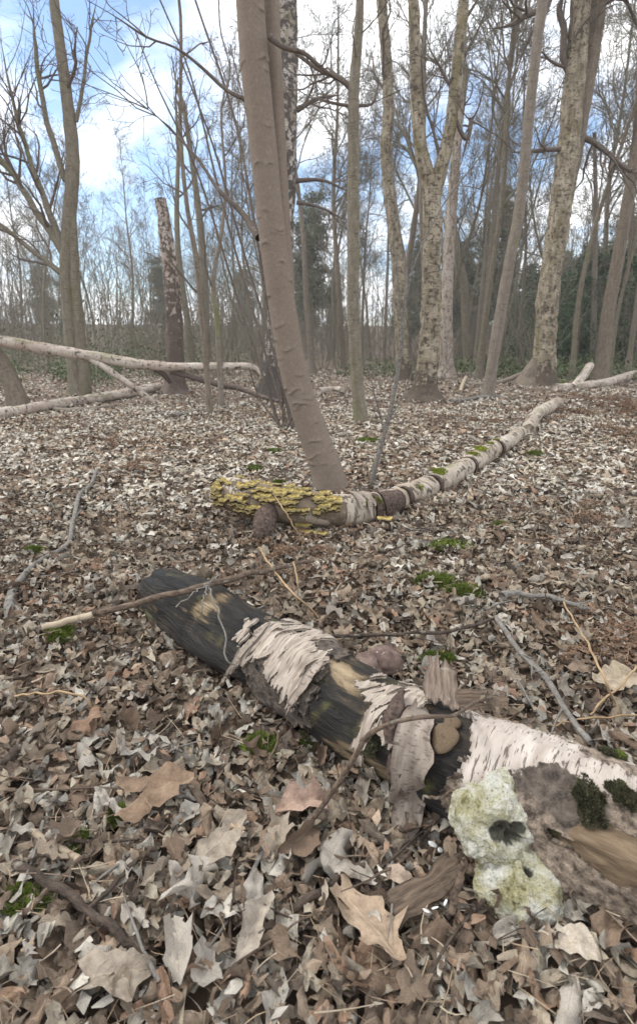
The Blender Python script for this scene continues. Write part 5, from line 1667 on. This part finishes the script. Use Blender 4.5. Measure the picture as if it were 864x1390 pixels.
def build_sticks():
    h = .215
    stick('long stick with a pale peeled end, resting across the left end of the near log', [(62, 851, 9, .03), (130, 833, 9, .09), (200, 815, 9, .16), (280, 794, 9, .20), (330, 781, 8, .19), (370, 772, 7, .13), (420, 760, 5, .05)], 'stick_red', seed=1, n=40)
    stick('pale peeled tip lying in line with the long stick on the log', [(58, 852, 8.5, .035), (95, 842, 9.5, .065), (126, 834, 9.5, .095)], 'stick_pale', seed=21, name='peeled_stick', wob=.001)
    stick('reddish stick arching over the near log from its far side to the ground in front', [(412, 1128, 8, .0), (440, 1090, 7.5, .05), (475, 1042, 7.5, .15), (497, 1006, 7, .23), (520, 988, 6.5, .27), (560, 976, 6, .29), (610, 967, 5, .27), (640, 957, 4.5, .19), (665, 945, 4, .09)], 'stick_red', seed=2, kids=1, n=44)
    stick('thin dark branch arching behind the near log above the brown fungus', [(428, 866, 5, .10), (480, 862, 5, .09), (540, 860, 5, .07), (600, 858, 5, .06), (645, 848, 5, .06), (672, 838, 4, .05)], 'stick_dark', seed=3, kids=2)
    stick('bent bluish grey branch lying behind the near log at the right', [(672, 838, 6, .05), (686, 858, 7, .06), (705, 885, 7, .05), (735, 915, 8, .04), (762, 955, 8, .05), (782, 985, 8, .06), (798, 1004, 8, .06)], 'stick_grey', seed=4, kids=3, n=40)
    stick('straight grey stick with a dark butt end, right of the green moss', [(680, 808, 13, .02), (700, 806, 8, .02), (740, 810, 7, .02), (800, 826, 5, .02)], 'stick_grey', seed=5, kids=1)
    stick('wavy silver grey branch snaking over the leaves at the left', [(14, 850, 0.1), (12, 838, 10), (16, 805, 11), (28, 786, 9), (60, 758, 6), (92, 738, 6), (100, 705, 6), (108, 672, 6), (124, 655, 5), (132, 638, 4)], 'stick_grey', seed=6, kids=1, n=60)
    stick('dark stick at the left edge pointing up towards the silver grey branch', [(-10, 1044, 12), (25, 1017, 12), (58, 990, 9)], 'stick_dark', seed=7)
    stick('pale broken stick among the leaves near the lower left corner', [(40, 1128, 8), (75, 1148, 9), (108, 1168, 10)], 'stick_pale', seed=8, name='peeled_stick', wob=.0008)
    stick('brownish stick crossing under the pale broken stick at the lower left', [(30, 1240, 8), (75, 1200, 7), (105, 1170, 7), (125, 1152, 6)], 'stick_red', seed=9)
    stick('thin dark twig slanting in the lower left leaves beside the brownish stick', [(110, 1250, 6), (150, 1205, 6), (185, 1170, 6), (213, 1152, 5)], 'stick_dark', seed=10, name='twig', cat='twig')
    stick('blurred dark stick in the lower left corner with bark flaking', [(20, 1170, 11), (50, 1185, 12), (100, 1225, 12), (150, 1260, 13), (200, 1300, 14)], 'stick_dark', seed=11)
    stick('dark twig slanting in the leaves left of the near log', [(194, 1032, 5), (220, 1002, 6), (245, 975, 5)], 'stick_dark', seed=12, name='twig', cat='twig')
    stick('brown stick lying in the leaves between the near log and the big tan oak leaf', [(395, 1232, 11), (440, 1205, 11), (492, 1175, 9)], 'stick_dark', seed=13)
    stick('upright dead stem leaning beside the lower white fungus', [(612, 1240, 10, .0), (622, 1200, 9, .05), (634, 1165, 6, .10)], 'stick_red', seed=14)
    stick('brown twig curving below the cut limb stump at the right', [(735, 1225, 7), (790, 1218, 8), (840, 1228, 8), (880, 1235, 8)], 'stick_red', seed=15, name='twig', cat='twig')
    stick('thin straight stick poking out from under the near log beside the upper white fungus', [(570, 1085, 3, .1), (600, 1081, 4, .1), (628, 1073, 4, .1)], 'stick_red', seed=16, name='twig', cat='twig')
    for k, (rows, lab) in enumerate((([(764, 818, 2.5, .02), (790, 862, 3, .1), (815, 912, 3.5, .14), (838, 962, 3, .05)], 'straight straw coloured stem slanting behind the near log at the right'),
                                     ([(352, 742, 2.4, .02), (372, 775, 3, .12), (398, 805, 3, .16), (432, 838, 2.6, .05)], 'arched straw coloured stem above the left half of the near log'),
                                     ([(374, 675, 2, .25), (390, 700, 2, .2), (412, 738, 2, .05)], 'straw coloured stem in front of the yellow fungi'),
                                     ([(398, 762, 2, .15), (404, 790, 2, .14), (402, 820, 2, .05)], 'short bowed straw stem beside the arched one'),
                                     ([(20, 945, 3), (60, 940, 3, .05), (110, 945, 3, .05), (128, 965, 3)], 'bowed straw stem lying in the leaves at the left'),
                                     ([(745, 985, 2.5), (800, 975, 2.5, .03), (870, 972, 2.5, .03)], 'straw stem lying behind the right part of the near log'),
                                     ([(800, 970, 3), (830, 940, 3, .05), (865, 905, 3, .1)], 'straw stem leaning towards the right edge behind the log'))):
        stick(lab, rows, 'straw', 'dry_stem', 'dry stem', 40 + k, sides=5, wob=.002)
    for k, (rows, lab) in enumerate((([(282, 792, 2.5, .2), (292, 822, 2.5, .235), (304, 855, 2.5, .20), (306, 890, 2.5, .16), (318, 908, 2, .12)], 'grey hair thin twig hanging down over the dark end of the near log'),
                                     ([(282, 792, 2, .2), (276, 815, 2, .24), (272, 840, 2, .20)], 'shorter grey twig hanging over the dark end of the near log'),
                                     ([(300, 780, 2, .22), (262, 806, 2, .22), (240, 822, 2, .18)], 'fine twig crossing the dark end of the near log'))):
        stick(lab, rows, 'stick_grey', 'twig', 'twig', 60 + k, sides=5, wob=.004)
    # unremarkable twigs scattered about: one set of shapes, copied
    rg = np.random.default_rng(71)
    protos = []
    for k in range(10):
        g = Geo()
        L = rg.uniform(.12, .4)
        grow(g, np.array([-L / 2, 0, .012]), np.array([1.0, rg.normal() * .1, .02]), L, rg.uniform(.002, .0055), 1 if k % 2 else 0, rg, wander=.13, up=0, kids=(3, 3, 3), spread=(.4, .8), shrink=(.3, .5), rmin=.001, seg=7, sides=5)
        ob = g.build('twig', MAT[('stick_dark', 'stick_red', 'stick_grey')[k % 3]], None)
        protos.append(tag(ob, 'thin dead twig lying loose among the fallen leaves', 'twig', 'loose twigs among the fallen leaves'))
    for k in range(230):
        Y = .65 + 8.5 * rg.uniform() ** 1.4; X = rg.uniform(-.66, .66) * (Y + .25)
        ob = protos[k] if k < 10 else protos[int(rg.integers(10))].copy()
        if k >= 10:
            COL.objects.link(ob)
        ob.location = (X, Y, float(gz(X, Y)) + rg.uniform(.012, .035)); ob.rotation_euler = (rg.normal() * .12, rg.normal() * .12, rg.uniform(0, 6.3))


build_sticks()


# ------------------------------------------------------------------ moss, bracken, odds and ends
def build_smalls():
    rg = np.random.default_rng(111)
    for (px, py, rx, ry, h, lab) in ((590, 793, .075, .045, .045, 'bright green moss patch right of the centre, left half'), (630, 806, .06, .035, .04, 'bright green moss patch right of the centre, right half'),
                                     (594, 897, .05, .02, .03, 'small bright moss tuft behind the near log near the brown fungus'), (353, 1016, .035, .04, .03, 'green moss tuft in front of the near log'),
                                     (419, 1010, .022, .02, .02, 'tiny bright moss tuft against the lower side of the near log'), (82, 862, .04, .06, .03, 'dark moss tuft under the pale end of the long stick'),
                                     (46, 749, .05, .03, .03, 'small moss tuft at the left edge beside the silver branch'), (112, 1146, .03, .03, .02, 'moss tuft beside the pale broken stick'),
                                     (160, 1110, .022, .022, .02, 'little moss tuft above the pale broken stick'), (30, 1225, .05, .03, .02, 'blurred moss patch in the lower left corner'),
                                     (680, 715, .04, .02, .03, 'small moss tuft near the fallen birch trunk'), (608, 742, .10, .06, .03, 'thin moss patch beyond the bright green patch'),
                                     (372, 612, .08, .05, .03, 'moss tuft left of the foot of the leaning trunk'), (345, 636, .08, .05, .03, 'moss tuft behind the yellow fungi'),
                                     (378, 656, .05, .03, .03, 'moss tuft just behind the fallen birch trunk'), (500, 598, .12, .06, .04, 'moss tuft right of the leaning trunk'), (725, 618, .06, .03, .05, 'green seedling tuft right of the fallen birch')):
        p = gp(px, py, .018)
        ob = moss_geo((0, 0, 0), rx, ry, h, 900, rg).build('moss_clump', MAT['moss'], None); ob.location = tuple(p)
        tag(ob, lab, 'moss')
    # dead bracken
    def frond(g, p, d, L, rg):
        n = 12; P = [np.array(p)]; d = np.array(d, float); d /= np.linalg.norm(d)
        for i in range(n - 1):
            d = d + rg.normal(size=3) * .06 + np.array([0, 0, -.09]); d /= np.linalg.norm(d)
            P.append(P[-1] + d * L / (n - 1))
        P = np.array(P); g.poly(P, np.linspace(.0032, .001, n), 4)
        for i in range(3, n):
            for sg in (-1, 1):
                t = P[i] - P[i - 1]; t /= np.linalg.norm(t)
                side = np.cross(t, (0, 0, 1.0)); side /= np.linalg.norm(side) + 1e-6
                dd = t * .55 + side * sg + np.array([0, 0, -.25]) + rg.normal(size=3) * .18
                l2 = L * .22 * (1.15 - i / n)
                q = grow(g, P[i], dd, l2, .0015, 0, rg, wander=.2, up=-.06, rmin=.0006)
                C = q[np.repeat(np.arange(len(q)), 5)] + rg.normal(size=(len(q) * 5, 3)) * .006
                V, F = leaf_quads(C, .009, rg); g.add(V, F)
    protos = []
    for k in range(4):
        g = Geo()
        for q in range(9):
            a = rg.uniform(0, 2 * PI)
            frond(g, (0, 0, .02), (math.cos(a), math.sin(a), rg.uniform(.05, .7)), rg.uniform(.22, .5), rg)
        protos.append(g)
    spots = [(830, 556, 1.9), (848, 588, 1.5), (800, 545, 1.8), (862, 560, 2.0), (745, 575, 1.2), (770, 560, 1.3), (150, 601, 1.2), (160, 640, 1.0), (655, 573, 1.4), (430, 725, .8), (452, 738, .8), (410, 748, .8), (60, 800, .75), (88, 826, .7), (850, 868, .8), (815, 880, .7), (700, 560, 1.3), (400, 790, .6), (440, 800, .55), (380, 742, .6), (835, 840, .8), (560, 690, .6), (775, 700, .9)]
    first = {}
    for k, (px, py, s) in enumerate(spots):
        p = gp(px, py); kk = k % 4
        if kk not in first:
            ob = protos[kk].build('dead_bracken', MAT['fern'], None); first[kk] = ob
        else:
            ob = first[kk].copy(); COL.objects.link(ob)
        ob.location = tuple(p); ob.scale = (s, s, s * .8); ob.rotation_euler = (0, 0, rg.uniform(0, 6))
        where = 'at the right, beyond the end of the fallen birch' if px > 640 and py < 620 else 'beside the fungus log' if 370 < px < 470 and py < 770 else 'at the left, behind the long stick' if px < 200 and py > 700 \
            else 'at the left in the middle distance' if px < 200 else 'behind the near log, at the right edge' if px > 640 and py > 800 else 'above the middle of the near log' if py > 770 else 'beside the fallen birch trunk'
        tag(ob, 'collapsed reddish brown dead bracken ' + where, 'bracken', 'collapsed dead bracken ' + where)
    # bits of white shell / bone near the white fungi
    for k, (px, py, s) in enumerate(((587, 1146, .012), (597, 1154, .013), (578, 1236, .012), (590, 1232, .008), (604, 1225, .007))):
        g = Geo(); sphere(g, (0, 0, 0), (s * .8, s * .4, s * .1), rg, 14, 8, lambda D: (1 + .3 * vn(D, 2.5, k), None)); ob = g.build('white_fragment', MAT['white'], None)
        ob.location = tuple(gp(px, py, .05)); ob.rotation_euler = (.4, .5, k)
        tag(ob, ('left of two bright white flakes in front of the log by the hanging bark strip', 'right of two bright white flakes in front of the log by the hanging bark strip', 'largest white flake in the leaves near the bottom', 'middle white flake in the leaves near the bottom', 'tiniest white flake in the leaves left of the lower fungus')[k], 'fragment')
    # slab of rotten bark between log and oak leaf
    for (pts, w, lab, m_) in (([(532, 1232), (570, 1208), (626, 1172)], .05, 'flat slab of dark rotten bark left of the lower white fungus', 'slab'), ([(600, 948), (640, 945), (690, 950)], .07, 'flaky brown bark slab lying behind the standing bark flap', 'slab')):
        P = smooth(np.array([gp(x, y, .06) for x, y in pts]), 16)
        T = np.gradient(P, axis=0); T /= np.linalg.norm(T, axis=1, keepdims=True)
        nr = np.tile([0, -.35, .93], (16, 1)); nr = nr - T * (nr * T).sum(1, keepdims=True); nr /= np.linalg.norm(nr, axis=1, keepdims=True)
        g = Geo(); ribbon(g, P, np.cross(nr, T), np.full(16, w), nr, .012, rg, .2, 8, -.12, 2.0)
        o = P[8]; ob = g.build('bark_slab', MAT[m_], None, o); ob.location = tuple(o); tag(ob, lab, 'bark')


build_smalls()


# ------------------------------------------------------------------ fallen leaves
def leaf_shape(kind, R, C):
    """flat outline grid: x along the midrib -.5..5, y across; u, v attributes"""
    if kind == 'maple':
        na = R * 2 + 1
        an = np.linspace(-2.55, 2.55, na)
        rad = .24 + .36 * np.abs(np.cos(1.22 * an)) ** 1.4 * np.exp(-.10 * an ** 2) + .05 * np.cos(9 * an)
        X, Y, U, W = [], [], [], []
        for k in range(C):
            t = k / (C - 1) * .97 + .03
            X.append(rad * t * np.cos(an) - .1); Y.append(rad * t * np.sin(an)); U.append(np.full(na, t)); W.append(np.sin(2.45 * an) * .5)
        X, Y, U, W = (np.array(q) for q in (X, Y, U, W))
        n0, n1 = C, na
    else:
        u = np.linspace(0, 1, R); v = np.linspace(-1, 1, C)
        if kind == 'oak':
            hw = .30 * np.sin(PI * np.clip(u * .96 + .02, 0, 1) ** .85) ** .7 * (.80 + .22 * np.cos(2 * PI * 3.2 * u + .6))
        elif kind == 'chestnut':
            hw = .17 * np.sin(PI * np.clip(u, .01, .99)) ** .75 * (1 + .05 * np.cos(2 * PI * 9 * u))
        elif kind == 'scrap':
            hw = .26 * (.5 + .5 * np.sin(3.1 * u + .3)) * (1 + .3 * np.cos(9 * u))
        else:
            hw = .26 * np.sin(PI * np.clip(u, .01, .99)) ** .7
        hw = np.maximum(hw, .006)
        X = np.broadcast_to(u[:, None] - .5, (R, C)).copy(); Y = hw[:, None] * v[None]
        if kind == 'oak':
            X = X + .07 * np.abs(v)[None] ** 2
        U = np.broadcast_to(u[:, None], (R, C)); W = np.broadcast_to(v[None], (R, C))
        n0, n1 = R, C
    idx = np.arange(n0 * n1).reshape(n0, n1)
    F = np.stack([idx[:-1, :-1], idx[1:, :-1], idx[1:, 1:], idx[:-1, 1:]], -1).reshape(-1, 4)
    if kind == 'maple':
        F = F[:, ::-1]
    return np.stack([X.ravel(), Y.ravel(), np.zeros(n0 * n1)], 1), F, np.stack([U.ravel(), W.ravel(), np.zeros(n0 * n1)], 1)


def leaf_curl(P, n, rg, strength=1.0):
    """n differently curled copies of a flat leaf, unit length"""
    x = P[None, :, 0] * np.ones((n, 1)); y = P[None, :, 1] * (rg.uniform(.8, 1.25, (n, 1)))
    tp = rg.uniform(0, 6.3, (n, 4))
    y = y * (1 + .20 * np.sin(9 * x + tp[:, :1]) * np.sin(17 * x + tp[:, 1:2]) + .25 * np.sign(y) * np.sin(7 * x + tp[:, 2:3]))
    x = x + .10 * np.sin(14 * y + tp[:, 3:4]) * np.abs(P[None, :, 0])
    kc = rg.normal(size=(n, 1)) * 3.2 * strength + 1e-3
    kb = rg.normal(size=(n, 1)) * 1.6 * strength + 1e-3
    fold = np.abs(rg.normal(size=(n, 1))) * .5 * strength
    a = y * kc
    y2 = np.sin(a) / kc; z = (1 - np.cos(a)) / kc + fold * np.abs(y)
    ph = rg.uniform(0, 6.3, (n, 4)); fr = rg.uniform(8, 20, (n, 4))
    cr = .036 * strength
    z = z + cr * np.sin(fr[:, :1] * x + ph[:, :1]) + cr * np.sin(fr[:, 1:2] * y * 1.6 + ph[:, 1:2] + 5 * x) + cr * .7 * np.sin(fr[:, 2:3] * (x + y) * 1.7 + ph[:, 2:3])
    edge = rg.normal(size=(n, 1)) * .5 * strength
    z = z + edge * np.abs(y) ** 1.6 * np.sin(11 * x + ph[:, 3:4])
    b = x * kb
    # bend along the midrib
    x2 = np.sin(b) * (1 / kb - z); z2 = 1 / kb - np.cos(b) * (1 / kb - z)
    tw = rg.normal(size=(n, 1)) * .6 * strength * x
    y3 = y2 * np.cos(tw) - z2 * np.sin(tw); z3 = y2 * np.sin(tw) + z2 * np.cos(tw)
    return np.stack([x2, y3, z3], -1)


def rots(n, rg, tilt):
    yaw = rg.uniform(0, 2 * PI, n); t = np.abs(rg.normal(size=n)) * tilt; ta = rg.uniform(0, 2 * PI, n)
    fl = np.where(rg.uniform(size=n) < .5, 1.0, -1.0)
    M = np.zeros((n, 3, 3))
    cy, sy = np.cos(yaw), np.sin(yaw)
    Rz = np.zeros((n, 3, 3)); Rz[:, 0, 0] = cy; Rz[:, 0, 1] = -sy; Rz[:, 1, 0] = sy; Rz[:, 1, 1] = cy; Rz[:, 2, 2] = 1
    Fx = np.zeros((n, 3, 3)); Fx[:, 0, 0] = 1; Fx[:, 1, 1] = fl; Fx[:, 2, 2] = fl
    kx, ky = np.cos(ta), np.sin(ta); c, s = np.cos(t), np.sin(t)
    Rt = np.zeros((n, 3, 3))
    Rt[:, 0, 0] = c + kx * kx * (1 - c); Rt[:, 0, 1] = kx * ky * (1 - c); Rt[:, 0, 2] = ky * s
    Rt[:, 1, 0] = kx * ky * (1 - c); Rt[:, 1, 1] = c + ky * ky * (1 - c); Rt[:, 1, 2] = -kx * s
    Rt[:, 2, 0] = -ky * s; Rt[:, 2, 1] = kx * s; Rt[:, 2, 2] = c
    return Rt @ Rz @ Fx


def leaf_cols(n, rg, near, x, y, gain):
    # pale and brown kinds gather in different drifts
    d = np.sin(1.9 * x + .7 * y + 1) * np.sin(1.3 * y - .6 * x) + .6 * np.sin(4.1 * x - 2.2 * y) * np.sin(3.3 * y + 2) + .45 * rg.normal(size=n)
    a = PAL[rg.choice(len(PAL), n, p=PAL_NEAR_W if near else PALW)]; b = PAL[rg.choice(len(PAL), n, p=PAL_BROWN_W)]
    c = np.where((d > .45)[:, None], b, a) * gain
    return c * rg.uniform(.75, 1.2, (n, 1)) * np.array([.965, 1.0, 1.0])


def leaf_field(name, n, y0, y1, kinds, R, C, size, rg, power, lift, tilt, near=False, curl=1.0):
    g = Geo()
    Y = y0 + (y1 - y0) * rg.uniform(size=n) ** power
    X = rg.uniform(-1, 1, n) * (Y * .78 + .5)
    # fallen leaves gather in drifts: thin them in places
    dens = .5 + .5 * np.sin(X * 2.1 + 1.3 * Y) * np.sin(Y * 1.7 - .8 * X)
    k0 = rg.uniform(size=n) < (.72 + .28 * dens); X, Y = X[k0], Y[k0]
    which = rg.choice(len(kinds), len(X), p=[k[1] for k in kinds])
    for i, (kd, _, ks) in enumerate(kinds):
        m = which == i; x, y = X[m], Y[m]; q = len(x)
        if q == 0:
            continue
        P, F, A = leaf_shape(kd, R, C)
        V = leaf_curl(P, q, rg, curl)
        V = np.einsum('nij,nkj->nki', rots(q, rg, tilt), V)
        V = V * (size * ks * rg.uniform(.55, 1.25, q))[:, None, None]
        z = gz(x, y) + lift[0] + (lift[1] - lift[0]) * rg.uniform(size=q) - .25 * V[:, :, 2].min(1)
        V = V + np.stack([x, y, z], 1)[:, None]
        nv = len(P)
        Fa = (F[None] + (np.arange(q) * nv)[:, None, None]).reshape(-1, 4)
        Aa = np.broadcast_to(A, (q, nv, 3)).copy(); Aa[:, :, 2] = rg.uniform(size=(q, 1))
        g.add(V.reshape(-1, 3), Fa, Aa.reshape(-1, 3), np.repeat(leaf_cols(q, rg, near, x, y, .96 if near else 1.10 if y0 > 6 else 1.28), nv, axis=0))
    return g.build(name, MAT['leaf'], None)


def build_leaves():
    rg = np.random.default_rng(131)
    K = [('oak', .27, 1.0), ('chestnut', .28, 1.15), ('maple', .03, 1.05), ('scrap', .26, .65), ('beech', .16, .75)]
    lab = 'deep litter of curled dead leaves covering the woodland floor'
    tag(leaf_field('leaf_litter', 15200, .42, 3.4, K, 9, 5, .070, rg, .95, (.0, .034), .40, True, 1.2), lab + ' close by', 'leaf litter', kind='stuff')
    tag(leaf_field('leaf_litter', 41000, 3.0, 9.0, K, 4, 4, .076, rg, .9, (.0, .03), .32), lab + ' in the middle distance', 'leaf litter', kind='stuff')
    tag(leaf_field('leaf_litter', 43000, 8.6, 25, [('beech', 1, .9)], 3, 3, .115, rg, .8, (.0, .04), .33), lab + ' further off', 'leaf litter', kind='stuff')
    # small crumbs of leaf between them, near only
    tag(leaf_field('leaf_crumbs', 13000, .42, 3.0, [('scrap', .6, .32), ('beech', .4, .3)], 3, 3, .10, rg, .95, (.002, .045), .7, True), 'small brown scraps of leaf scattered between the larger leaves', 'leaf litter', kind='stuff')
    # loose stalks and hair thin twiglets between the leaves
    g = Geo()
    for k in range(2600):
        Y = .45 + 4.5 * rg.uniform() ** 1.3; X = rg.uniform(-.68, .68) * (Y + .3)
        a = rg.uniform(0, 6.3); L = rg.uniform(.02, .10); w = np.linspace(-.5, .5, 4)[:, None]; bend = rg.normal() * .25
        P = np.array([X, Y, float(gz(X, Y)) + rg.uniform(.015, .05)]) + L * (w * np.array([math.cos(a), math.sin(a), rg.normal() * .25]) + bend * w * w * np.array([-math.sin(a), math.cos(a), .3]))
        g.poly(P, np.linspace(1, .5, 4) * rg.uniform(.0006, .0017), 4, np.array([(.05, .035, .028), (.30, .21, .12), (.16, .10, .07), (.42, .34, .24)][int(rg.integers(4))]))
    tag(g.build('leaf_stalks', MAT['leaf'], None), kind='stuff', label='loose leaf stalks and hair thin twiglets among the leaves', cat='leaf litter')
    # the leaves that show largest, one by one, as pieces of the ground
    protos = []
    for k in range(36):
        kd = ('oak', 'chestnut', 'oak', 'chestnut', 'beech', 'scrap')[k % 6]
        P, F, A = leaf_shape(kd, 15, 7)
        V = leaf_curl(P, 1, rg, 1.15)[0]
        g = Geo(); g.add(V, F, A); protos.append((kd, g))
    first = {}
    GRN = GROUND
    for k in range(290):
        Y = .55 + 1.5 * rg.uniform() ** .9; X = rg.uniform(-.62, .62) * (Y + .12)
        j = int(rg.integers(36)); kd, g = protos[j]
        if j not in first:
            first[j] = ob = g.build('leaf', MAT['leaf_single'], GRN)
        else:
            ob = first[j].copy(); COL.objects.link(ob); ob.parent = GRN
        s = .076 * rg.uniform(.7, 1.35)
        ob.location = (X, Y, float(gz(X, Y)) + rg.uniform(.03, .055))
        t = abs(rg.normal()) * .36; a = rg.uniform(0, 6.3)
        ob.rotation_euler = (t * math.cos(a) + (PI if rg.uniform() < .5 else 0), t * math.sin(a), rg.uniform(0, 6.3)); ob.scale = (s, s, s)
    # leaves one can point at
    for (px, py, L, yaw, kd, col, lab, sd) in (
            (500, 1255, 118, 2.2, 'oak', (.40, .29, .195), 'large tan lobed oak leaf lying flat near the bottom edge', 1),
            (412, 1088, 74, .3, 'oak', (.40, .265, .20), 'pinkish tan oak leaf in front of the near log at its middle', 2),
            (205, 1073, 95, .4, 'maple', (.21, .13, .075), 'big orange brown leaf left of the near log', 3),
            (385, 960, 0, 0, None, None, None, 0),
            (785, 1280, 66, -.3, 'beech', (.50, .43, .34), 'large cream oval leaf in the lower right corner', 4),
            (835, 923, 60, .1, 'beech', (.36, .29, .20), 'smooth oval tan leaf behind the near log at the right edge', 5),
            (300, 1140, 84, .9, 'chestnut', (.33, .275, .21), 'grey tan curled leaf in the centre of the foreground', 6),
            (540, 1190, 55, -.5, 'chestnut', (.36, .27, .20), 'small tan leaf left of the rotten bark slab', 7),
            (305, 1132, 40, .2, 'oak', (.46, .33, .22), 'small bright tan oak leaf on top of the grey curled leaf', 8),
            (160, 1320, 80, .2, 'scrap', (.29, .24, .185), 'large blurred grey leaf at the bottom left', 9),
            (345, 1255, 92, 1.2, 'chestnut', (.35, .30, .24), 'large pale grey leaf near the bottom centre', 10)):
        if kd is None:
            continue
        P, F, A = leaf_shape(kd, 21, 9); r2 = np.random.default_rng(sd + 900)
        V = leaf_curl(P, 1, r2, .62)[0]
        p = gp(px, py, .055); s = L * depth(p) / FPX * 1.15
        g = Geo(); g.add(V * s, F, A, col)
        if kd in ('oak', 'beech'):
            g.poly(np.array([[-.5, 0, 0], [-.56, .01, .01], [-.63, .03, .0]]) * s, np.full(3, .0012), 4, col)
        ob = g.build('oak_leaf' if kd == 'oak' else 'dead_leaf', MAT['leaf'], None)
        ob.location = tuple(p); ob.rotation_euler = (.25, r2.normal() * .1, yaw); tag(ob, lab, 'leaf')


build_leaves()


# ------------------------------------------------------------------ thin air between the far trees
def build_haze():
    m = bpy.data.materials.new('haze'); m.use_nodes = True
    nt = m.node_tree; nt.nodes.clear()
    out = nt.nodes.new('ShaderNodeOutputMaterial'); v = nt.nodes.new('ShaderNodeVolumePrincipled')
    v.inputs['Color'].default_value = (0.92, 0.93, 0.94, 1); v.inputs['Density'].default_value = 0.0013
    nt.links.new(v.outputs[0], out.inputs['Volume'])
    x, z0, z1 = 125.0, -1.4, 27.0
    V = [(sx * x, sy * x, z) for z in (z0, z1) for sy in (-1, 1) for sx in (-1, 1)]
    g = Geo(); g.add(V, np.array([(0, 2, 3, 1), (4, 5, 7, 6), (0, 1, 5, 4), (2, 6, 7, 3), (0, 4, 6, 2), (1, 3, 7, 5)]))
    tag(g.build('haze', m, smooth=False), kind='stuff', label='thin pale air between the far trees', cat='haze')


build_haze()
